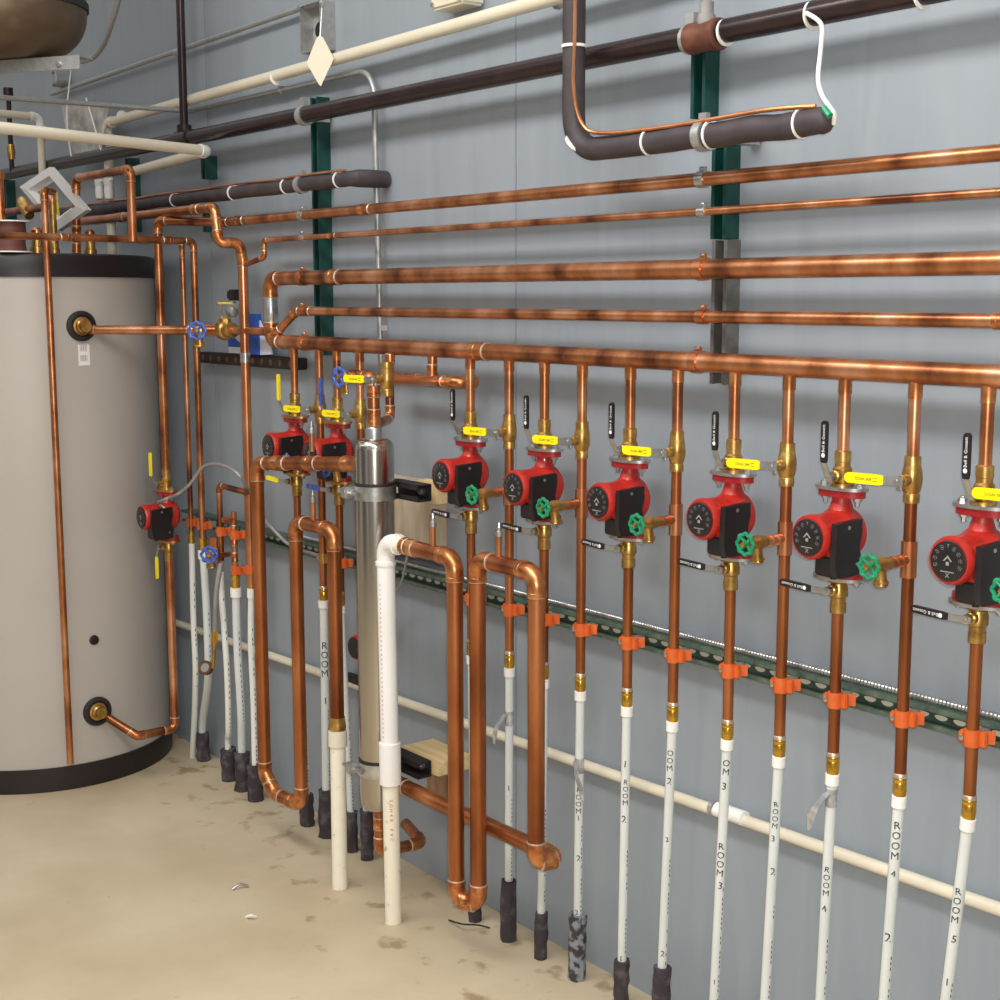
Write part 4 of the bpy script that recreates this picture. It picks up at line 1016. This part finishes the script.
# stub valves around the lid
def stub(px, off, zt, m, label, r=.014):
    x = P(px, 240, off).x; t = thing('tank_stub', label, 'pipe stub', (x, -off, zTt), 'stubs on the tank lid')
    MB().sweep([(x, -off, zTt - .0), (x, -off, zt)], r, 14).build('pipe', M[m], t)
    MB().lathe((x, -off, zTt), Z, [(0, r * 1.5), (.02, r * 1.5), (.022, r * 1.2), (.045, r * 1.2), (.05, r)], 12).build('union', M['brass'], t)
    MB().lathe((x, -off, zt - .02), Z, [(0, r * 1.15), (.02, r * 1.15), (.028, r * .7), (.03, 0)], 14).build('cap', M['copper_b'], t)
stub(90, .30, P(90, 232, .30).z, 'copper', 'short capped copper stub on the tank lid beside the humped pipe', .014)
stub(54, .42, P(54, 196, .42).z, 'brass', 'taller brassy riser on the tank lid behind the white square frame', .012)
stub(37, .52, P(37, 230, .52).z, 'brass', 'low brass fitting on the tank lid left of the white square frame', .016)
stub(2, .55, P(2, 172, .55).z, 'copper_b', 'copper upright on the tank lid at the left edge of the photo', .015)
zf = P(40, 214, .5).z
a, b = P(2, 213, .5), P(46, 216, .5)
t = run('copper_pipe', 'short horizontal copper pipe with angled strainer above the tank lid', 'pipe', [a, (b.x, b.y, a.z)], .013, 'copper')
c = P(26, 207, .5); MB().lathe(c + V3((.03, 0, -.03)), (-1, 0, .8), [(0, .016), (.05, .022), (.07, .022), (.072, .017), (.085, .017)], 12).build('strainer', M['brass'], t)
a, b = P(52, 222, .25), P(83, 221, .21)
# coil of brown cord on lid
p = P(10, 236, .62); t = thing('cord_spool', 'brown spool with pale round flanges sitting on the tank lid', 'spool', (p.x, p.y, zTt))
hS = P(10, 222, .62).z - zTt
MB().lathe((p.x, p.y, zTt + .004), Z, [(0, .05), (hS * .3, .046), (hS * .6, .05), (hS, .048)], 28).build('core', M['spool'], t)
for zz in (zTt + .001, zTt + hS): MB().lathe((p.x, p.y, zz), Z, [(0, .066), (.004, .066)], 28).build('flange', M['pvc_w'], t)
# white square frame hanging tilted on the pipes
cpt = P(55, 198, .36); R_ = Matrix.Rotation(math.radians(25), 3, 'Z') @ Matrix.Rotation(math.radians(-38), 3, 'Y') @ Matrix.Rotation(math.radians(12), 3, 'X')
t = thing('square_frame', 'white square plastic frame hung tilted on pipes above the tank', 'frame', cpt)
mb = MB()
oc = [P(*q, .36) for q in ((21, 187), (51, 167), (88, 210), (59, 231))]
ce = (oc[0] + oc[1] + oc[2] + oc[3]) / 4
fn = (oc[1] - oc[0]).cross(oc[2] - oc[1]).normalized()
if fn.dot(CAM - ce) < 0: fn = -fn
def fr_(k0, k1, d0, d1):
    a_ = [ce + (p - ce) * k0 + fn * d0 for p in oc]; b_ = [ce + (p - ce) * k1 + fn * d1 for p in oc]
    mb.add(a_ + b_, [[k, (k + 1) % 4, 4 + (k + 1) % 4, 4 + k] for k in range(4)])
fr_(1, 1, -.012, .006); fr_(1, .72, .006, .010); fr_(.72, .62, .010, -.004); fr_(.62, .56, -.004, -.008); fr_(.56, 1, -.008, -.012)
mb.build('frame', M['pvc_w'], t, 0)
q = P(58, 207, .34); tag(MB().prism([(-.006, .05), (.003, .05), (.014, -.045), (-.008, -.04)], q, XX, Z, -YY, .002).build('yellow_tag', M['yellow'], None, 0), 'small yellow hanging tag seen through the white square frame', 'tag')

# tees with orange clamps at left
oclamp(X(190, 521, .1), P(190, 522, .1).z, 'orange clamp on the thin copper pipe nearest the tank', y=-.10, r=.009)
oclamp(X(201, 524, .1), P(203, 526, .1).z, 'orange clamp on the taller of the twin copper pipes', y=-.10)
# V235 pipe: little loop (216..240)
yl = .11
x218 = X(219, 480, yl); zt218 = P(219, 485, yl).z
b218 = P(220, 560, yl).z
t = run('copper_pipe', 'small copper pipe bending down from behind the tall trap pipe to the blue wheel', 'pipe',
    [(X(247, 488, yl), -yl, zt218 - .004), (x218, -yl, zt218), (x218, -yl, b218)], .0095, 'copper')
x235_ = X(235, 560, yl)
bw = make_drain('blue_w', 'wheel_valve'); bw.location = (X(215, 560, yl), -yl, P(235, 556, yl).z); bw.scale = (1.25, .8, 1.25); bw.rotation_euler = (0, 0, math.radians(52)); bw['label'] = 'blue-wheeled valve low on the wall beside the grey hose and gauge'
x235 = X(235, 560, yl)
t = run('copper_pipe', 'short tee-ed copper pipe with two orange clamps left of the trap pipe', 'pipe', [(x235, -yl, P(235, 512, yl).z), (x235, -yl, P(235, 584, yl).z)], .0095, 'copper', elbow=False)
fitting((x235, -yl, P(235, 526, yl).z), (x235, -yl, P(235, 545, yl).z), .0095, t, 'tee'); fitting((x235, -yl, P(235, 553, yl).z), (x235, -yl, P(235, 562, yl).z), .0095, t, 'tee')
MB().sweep([(x235, -yl, P(235, 554, yl).z), (x218, -yl - .0, P(224, 556, yl).z)], .0085, 12).build('branch', M['copper'], t)
MB().sweep([(x235, -yl, P(235, 519, yl).z), (x235 + .0, -yl - .04, P(235, 519, yl).z)], .009, 12).build('branch', M['copper'], t)
oclamp(x235, P(235, 535, yl).z, 'upper orange clamp on the short tee-ed copper pipe', y=-yl, r=.0098)
oclamp(x235, P(235, 570, yl).z, 'lower orange clamp on the short tee-ed copper pipe', y=-yl, r=.0098)
oclamp(x218, P(219, 531, yl).z, 'orange clamp above the blue wheel at lower left', y=-yl, r=.0098)
oclamp(x245, P(249, 571, yl).z, 'orange clamp just above the adapter of the pipe past the blue folder', y=-.09, r=.0155)
simple_tube('plastic_tube', 'grey-white tube with collar and heavy print left of the trap pipe', [(x235, -yl, P(235, 588, yl).z), P(237.5, 650, yl), P(241, 710, .10), PZ(243, 790, 0)], .0135, 'pex', (.13, .026), True)
simple_tube('plastic_tube', 'bare white tube curving down between the hose and the collared tube', [P(221, 572, .09), P(222, 600, .10), P(227, 670, .10), P(228.5, 730, .09), PZ(229, 780, 0)], .0105, 'pex_w', (.11, .026), False, False)
# grey hose with pressure gauge
t = thing('gauge_hose', 'grey flexible hose ending in a small round pressure gauge beside the white tubes', 'hose', P(205, 668, .12))
MB().sweep(smoothpath([P(221, 563, .13), P(218, 580, .14), P(216, 600, .14), P(215, 632, .13)], 6), .0085, 12).build('hose', M['grey'], t)
MB().sweep([P(215, 631, .13), P(214.5, 643, .13)], .0105, 10).build('ferrule', M['brass_b'], t)
MB().sweep([P(214.5, 643, .13), P(213, 668, .13)], .006, 10).build('stem', M['brass'], t)
c = P(206, 668, .14); n = (CAM - c).normalized(); n = (n + V3((-.6, 0, 0))).normalized()
g_ = MB().lathe(c - n * .012, n, [(0, .022), (.02, .024), (.022, .022), (.020, .02), (.018, 0)], 24).build('gauge', M['rust'], t)
MB().lathe(c + n * .0065, n, [(0, .0185), (.001, .0185), (.001, 0)], 24).build('dial', M['glass'], g_)
# upper blue wheel valve, check valve, gauge on tank pipe
bv = make_drain('blue_w', 'wheel_valve')
def _px(v): v = v - CAM; return 500 + F * v.dot(CR) / v.dot(CF)
_lo, _hi = 0., 1.
for _ in range(30):
    _k = (_lo + _hi) / 2
    if _px(tp.lerp(pA, _k)) < 202: _lo = _k
    else: _hi = _k
bv.location = tp.lerp(pA, _k); bv.scale = (1.3, .7, 1.3); bv.rotation_euler = (0, 0, math.radians(52)); bv['label'] = 'blue-wheeled valve on the copper pipe from the tank upper port'
for ch in bv.children:
    if ch.name.startswith('tee'): ch.rotation_euler = (0, math.radians(90), 0)
p = V3((X(225, 328, .09), -.09, pz))
t = thing('check_valve', 'round brass check valve in the pipe from the tank upper port', 'valve', p)
MB().lathe(p, XX, [(-.035, .017), (-.033, .021), (-.022, .021), (-.018, .03), (.0, .033), (.014, .03), (.018, .024), (.034, .026), (.05, .024), (.052, .018)], 24).build('body', M['brass'], t)
MB().lathe(p, Z, [(.02, .02), (.036, .02), (.038, .014), (.046, .008)], 8).build('cap', M['brass'], t)
MB().box(p + V3((.04, -.02, .085)), (.075, .012, .006), bev=.002).build('yellow_lever', M['yellow'], t)
MB().sweep([p + V3((0, -.01, .04)), p + V3((.01, -.02, .07)), p + V3((.02, -.02, .083))], .004, 8).build('stem', M['steel'], t)
c = P(232, 306, .06); t = thing('small_regulator', 'small grey fitting with black cap behind the copper pipe above the brass check valve', 'regulator', c)
MB().lathe(c, Z, [(-.035, .012), (-.02, .02), (-.005, .02), (.0, .010), (.015, .012)], 12).sweep([c - XX * .03, c + XX * .035], .009, 10).build('body', M['galv'], t)
MB().box(P(234, 295, .06), (.05, .03, .035), bev=.006).build('cap', M['black'], t)
# blue folder + paper
a = P(261, 334, .045); zt1 = P(262, 314, .045).z; zb1 = P(262, 355, .045).z; xl1 = X(247, 334, .045); xr1 = X(260, 334, .045)
t = thing('blue_folder', 'blue folder with white paper edge standing on the black rail', 'folder', (a.x, -.045, zb1))
MB().box(((xl1 + xr1) / 2, -.045, (zt1 + zb1) / 2), (xr1 - xl1, .012, zt1 - zb1)).build('cover', M['blue_p'], t, 0)
xm1 = X(272, 340, .045); MB().prism([(xr1 - a.x, zb1 - a.z), (xm1 - a.x, zb1 - a.z + .004), (xm1 - a.x - .02, (zt1 - zb1) * .35 + zb1 - a.z), (xr1 - a.x, zt1 - a.z - .02)], (a.x, -.042, a.z), XX, Z, -YY, .004).build('paper', M['paper'], t, 0)
xl0 = X(228, 340, .045); MB().prism([(xl0 - a.x, zb1 - a.z), (xl1 - a.x, zb1 - a.z), (xl1 - a.x, zt1 - a.z - .01), (xl0 - a.x, zt1 - a.z - .10)], (a.x, -.040, a.z), XX, Z, -YY, .004).build('paper', M['paper'], t, 0)
MB().prism([(xl0 - a.x + .0, zb1 - a.z + .02), (xl1 - a.x - .02, zb1 - a.z + .02), (xl0 - a.x + .0, zb1 - a.z + .07)], (a.x, -.0445, a.z), XX, Z, -YY, .001).build('print', M['blue_p'], t, 0)

# ================================================================== UPPER LEFT BITS
zz0 = P(0, 52, .8)
c = P(0, 0, .75); zb0 = P(30, 50, .75).z; e = P(92, 0, .75)
rd = (V3((e.x, e.y, 0)) - V3((c.x, c.y, 0))).length * .36
t = thing('metal_drum', 'big stained metal drum hanging at the upper left corner', 'drum', (c.x, c.y, zb0))
prof = [(0, 0)] + [(rd * .55 * (1 - math.cos(w)), rd * (.35 + .65 * math.sin(w))) for w in [PI / 2 * k / 12 for k in range(13)]] + [(.9, rd)]
MB().lathe((c.x, c.y, zb0), Z, prof, 48).build('shell', M['drum'], t)
MB().lathe((c.x, c.y, zb0 + rd * .6), Z, [(0, rd), (0, rd + .006), (.02, rd + .006), (.02, rd)], 48).build('seam', M['black_m'], t)
a = P(-20, 60, .80); b = P(80, 66, .62); zz = P(40, 63, .7).z
t = thing('angle_bar', 'grey steel angle bar carrying the hanging drum', 'bar', (b.x, b.y, zz))
d = V3((b.x - a.x, b.y - a.y, 0)); L = d.length; d.normalize(); ang = math.atan2(d.y, d.x); rot = Matrix.Rotation(ang, 3, 'Z'); cc = V3(((a.x + b.x) / 2, (a.y + b.y) / 2, zz))
MB().box(cc, (L, .004, .036), rot).box(cc + V3((0, 0, .017)) - rot @ V3((0, -.03, 0)), (L, .06, .004), rot).build('bar', M['galv'], t, 0)
MB().lathe(cc + rot @ V3((L * .3, -.002, -.004)), rot @ V3((0, -1, 0)), [(0, .008), (.006, .008), (.007, .0)], 6).build('bolt', M['steel'], t)
# clear plastic sheet
ct_ = P(84, 128, .08); mb = MB(); nx, ny = 8, 8; vs = []
pA_, pB_, pC_, pD_ = P(61, 106, .08), P(106, 105, .08), P(105, 156, .08), P(78, 160, .08)
for j in range(ny + 1):
    for i in range(nx + 1):
        u_, v_ = i / nx, j / ny; p = (pA_.lerp(pB_, u_)).lerp(pD_.lerp(pC_, u_), v_); vs.append(p - YY * (.012 * math.sin(5 * u_ + 3 * v_) + random.uniform(-.003, .003)))
mb.add(vs, [[j * (nx + 1) + i, j * (nx + 1) + i + 1, (j + 1) * (nx + 1) + i + 1, (j + 1) * (nx + 1) + i] for j in range(ny) for i in range(nx)])
o = tag(mb.build('plastic_bag', M['film']), 'crumpled hazy plastic sheet pinned on the wall above the black iron pipe at left', 'plastic sheet')
tag(MB().sweep(smoothpath([P(71, 70, .1), P(69, 88, .1), P(67, 110, .105), P(68, 135, .105), P(72, 160, .1)], 6), .0032, 8).build('white_wire', M['pvc_w']), 'white wire hanging from the bar under the drum', 'wire')
tag(MB().sweep(smoothpath([P(86, 98, .1), P(92, 118, .1), P(97, 136, .1), P(102, 154, .1)], 6), .003, 8).build('white_wire', M['pvc_w']), 'short white wire running across the hazy plastic sheet', 'wire')
c = P(54, 79, .06); t = thing('conduit_box', 'small round metal conduit fitting under the angle bar', 'fitting', c)
MB().lathe(c, (0, -1, 0), [(-.05, .03), (.0, .03), (.004, .026), (.004, 0)], 20).build('box', M['galv'], t)
for dx, dz in ((.01, .024), (.01, -.022)): MB().lathe(c + V3((dx, -.006, dz)), (0, -1, 0), [(0, .009), (.008, .009), (.009, 0)], 6).build('screw', M['steel'], t)
# white twin trap under pipe at left (two short stubs)
c = P(101, 190, .12); t = thing('white_fitting', 'pair of short white plastic bottle-shaped fittings behind the humped copper pipe', 'fitting', c)
for px in (100, 109): q = P(px, 200, .12); MB().lathe(q, Z, [(0, .006), (.005, .014), (.03, .016), (.05, .014), (.055, .017), (.09, .017), (.092, .012)], 14).build('barrel', M['pvc_w'], t)
MB().box(P(105, 180, .12), (.12, .008, .008)).build('cross_bar', M['pvc_w'], t)
# iron valve at far left
xg = X(11, 150, .1)
t = thing('iron_pipe', 'thin dark iron pipe with brassy cock at the far upper left', 'pipe', (xg, -.1, zi))
MB().sweep([(xg, -.1, zi), (xg, -.1, P(11, 92, .1).z)], .010, 12).build('pipe', M['black_iron'], t); MB().lathe((xg, -.1, P(11, 152, .1).z), Z, [(-.03, .014), (0, .018), (.03, .014)], 12).build('cock', M['brass'], t)
MB().lathe((xg, -.1, P(11, 92, .1).z), Z, [(-.02, .02), (.02, .02)], 12).build('cap', M['black_iron'], t)

# junction box, diamond tag
c = P(316, 28, .03); t = thing('junction_box', 'open square metal junction box on the wall behind the white diamond tag', 'junction box', c)
x0, x1_ = X(306, 28, .05), X(337, 28, 0); w_ = .11; h_ = .13
mb = MB()
for cx_, cz_, sx_, sz_ in ((-w_ / 2, 0, .003, h_), (w_ / 2, 0, .003, h_), (0, -h_ / 2, w_, .003), (0, h_ / 2, w_, .003)): mb.box((c.x + cx_, -.025, c.z + cz_), (sx_, .05, sz_))
mb.box((c.x, -.003, c.z), (w_, .003, h_)); mb.build('box', M['galv'], t, 0)
MB().box((c.x - .055, -.052, c.z + .06), (.012, .004, .012)).build('tab', M['steel'], t)
MB().lathe((c.x - .02, -.006, c.z), (0, -1, 0), [(0, .022), (.002, .022), (.002, .015), (.001, 0)], 18).build('knockout', M['dark'], t)
c = P(320.5, 61, .10); t = thing('diamond_tag', 'white diamond-shaped tag hanging in front of the cream pipe', 'tag', c)
f_ = (CAM - c).normalized(); sx_ = V3((.86, .5, 0)).normalized()
MB().prism([(0, .068), (.010, .062), (.043, .004), (.004, -.062), (0, -.068), (-.006, -.062), (-.043, -.004), (-.010, .062)], c, sx_, Z, V3((.5, -.86, 0)), .002).build('plate', M['pvc'], t, 0)
MB().sweep([c + Z * .064, P(322, 3, .1), P(323, -30, .1)], .0022, 6).build('chain', M['steel'], t)
c = P(322, 3, .1); MB().lathe(c, Z, [(-.012, .004), (0, .009), (.012, .004)], 8).build('clip', M['steel'], t)
# cream box at the top
c = P(445, 0, .05); t = thing('cream_box', 'cream electrical box cut off by the top edge above the pipes', 'box', c)
x0, x1_ = X(430, 4, .07), X(462, 4, .07); z0_ = P(445, 7, .07).z
MB().box(((x0 + x1_) / 2, -.035, z0_ + .06), (x1_ - x0, .07, .12), bev=.006).build('body', M['pvc'], t)
for dx in (.012, (x1_ - x0) - .012): MB().lathe((x0 + dx, -.071, z0_ + .012), (0, -1, 0), [(0, .007), (.003, .006), (.003, 0)], 8).build('screw', M['steel'], t)
c = P(558, 2, .03); tag(MB().box(c, (.02, .02, .03), bev=.003).build('wall_clip', M['galv']), 'tiny metal clip on the wall at the top beside the black lagged pipe', 'clip')
# white wire from the iron pipe to the lagged pipe end
a = V3((at(818, zi), -.115, zi + .01))
pth = smoothpath([V3((at(818, zi), -.112, zi)), P(821, 24, .12), P(821, 45, .12), P(818, 78, .13), P(822, 95, .15), P(829, 106, .165), P(834, 114, .16), P(834, 124, .15)], 7)
tag(MB().sweep(pth, .0042, 8).build('white_wire', M['pvc_w']), 'white wire dangling down to the end of the right lagged pipe', 'wire')
tag(MB().sweep([P(824, 108, .17), P(830, 116, .172)], .006, 8).build('green_tape', M['green_w']), 'small green tape wrap at the end of the right lagged pipe', 'tape')
# small pump and box seen between the tubes low down
c = P(353, 648, .09)
t = thing('small_sensor', 'small red and black round device half hidden left of the stainless cylinder', 'device', (c.x - .0, -.09, c.z))
MB().lathe((c.x, -.02, c.z), (0, -1, 0), [(0, .02), (.03, .034), (.06, .036), (.066, .033)], 24).build('rim', M['red'], t)
MB().lathe((c.x, -.086, c.z), (0, -1, 0), [(0, .031), (.003, .03), (.003, 0)], 24).build('face', M['black'], t)
c = P(353, 680, .03); tag(MB().box((c.x, -.02, c.z), (.11, .03, .02), bev=.003).build('junction_strip', M['black_m']), 'small dark strip below the red round device', 'strip')
# floor bits: black wire, scraps
g = [PZ(449, 920, .004), PZ(462, 924, .02), PZ(478, 925, .012), PZ(490, 928, .004)]
tag(MB().sweep(smoothpath(g, 6), .0022, 6).build('wire_scrap', M['black_m']), 'short black wire scrap on the floor under the right copper loop', 'wire')
bits = [((232, 889), (248, 886), 'steel', 'small curled metal strip lying on the open floor'), ((246, 917), (256, 917), 'pvc_w', 'tiny white scrap on the open floor below the curled strip')]
for a, b, m_, lb in bits:
    tag(MB().sweep(smoothpath([PZ(a[0], a[1], .004), PZ((a[0] + b[0]) / 2, min(a[1], b[1]) - 1.5, .012), PZ(b[0], b[1], .004)], 5), .004, 6).build('floor_scrap', M[m_]), lb, 'scrap', 'scraps on the floor')

# ================================================================== LIGHT
def area(name, loc, rot, sx, sy, power, colr=(1, 1, 1), spread=180):
    l = bpy.data.lights.new(name, 'AREA'); l.shape = 'RECTANGLE'; l.size = sx; l.size_y = sy; l.energy = power; l.color = colr; l.spread = math.radians(spread)
    o = bpy.data.objects.new(name, l); col.objects.link(o); o.location = loc; o.rotation_euler = rot; return o
area('fluorescent_lamp', (-1.3, -1.95, 3.6), (math.radians(22), 0, 0), 5.0, .5, 118, (1, .97, .93))
area('fluorescent_lamp_rear', (-4.5, -3.4, 3.4), (math.radians(20), 0, 0), 3.5, .3, 12, (1, .9, .78))
l = bpy.data.lights.new('camera_flash', 'AREA'); l.shape = 'DISK'; l.size = .05; l.energy = 34; l.color = (1, .98, .95)
o = bpy.data.objects.new('camera_flash', l); col.objects.link(o); o.location = CAM + CU * .05 + CR * .03; o.rotation_euler = cam.matrix_world.to_euler()
W = bpy.data.worlds.new('world'); bpy.context.scene.world = W; W.use_nodes = True; nt = W.node_tree; N = nt.nodes; L = nt.links
bg = N['Background']; tc = N.new('ShaderNodeTexCoord'); sp = N.new('ShaderNodeSeparateXYZ'); L.new(tc.outputs['Generated'], sp.inputs[0])
rp = N.new('ShaderNodeValToRGB'); mr = N.new('ShaderNodeMapRange'); mr.inputs['From Min'].default_value = -1; mr.inputs['From Max'].default_value = 1
L.new(sp.outputs['Z'], mr.inputs['Value']); L.new(mr.outputs[0], rp.inputs['Fac'])
e = rp.color_ramp.elements; e[0].position = .3; e[0].color = (.34, .30, .24, 1); e[1].position = .95; e[1].color = (1., 1., 1., 1); k = e.new(.55); k.color = (.36, .35, .35, 1); k = e.new(.72); k.color = (.5, .5, .52, 1)
nz = N.new('ShaderNodeTexNoise'); nz.inputs['Scale'].default_value = 2.2; nz.inputs['Detail'].default_value = 2; L.new(tc.outputs['Generated'], nz.inputs['Vector'])
r2 = N.new('ShaderNodeValToRGB'); q = r2.color_ramp.elements; q[0].position = .42; q[0].color = (.35, .35, .35, 1); q[1].position = .62; q[1].color = (1.9, 1.9, 1.9, 1)  # bright blobs added to the surroundings for the copper to reflect
L.new(nz.outputs['Fac'], r2.inputs['Fac'])
mx = N.new('ShaderNodeMix'); mx.data_type = 'RGBA'; mx.blend_type = 'MULTIPLY'; mx.inputs['Factor'].default_value = 1
L.new(rp.outputs[0], mx.inputs['A']); L.new(r2.outputs[0], mx.inputs['B'])
L.new(mx.outputs['Result'], bg.inputs['Color']); bg.inputs['Strength'].default_value = .68
sc = bpy.context.scene; sc.view_settings.view_transform = 'Standard'; sc.view_settings.look = 'None'; sc.view_settings.exposure = 0.02
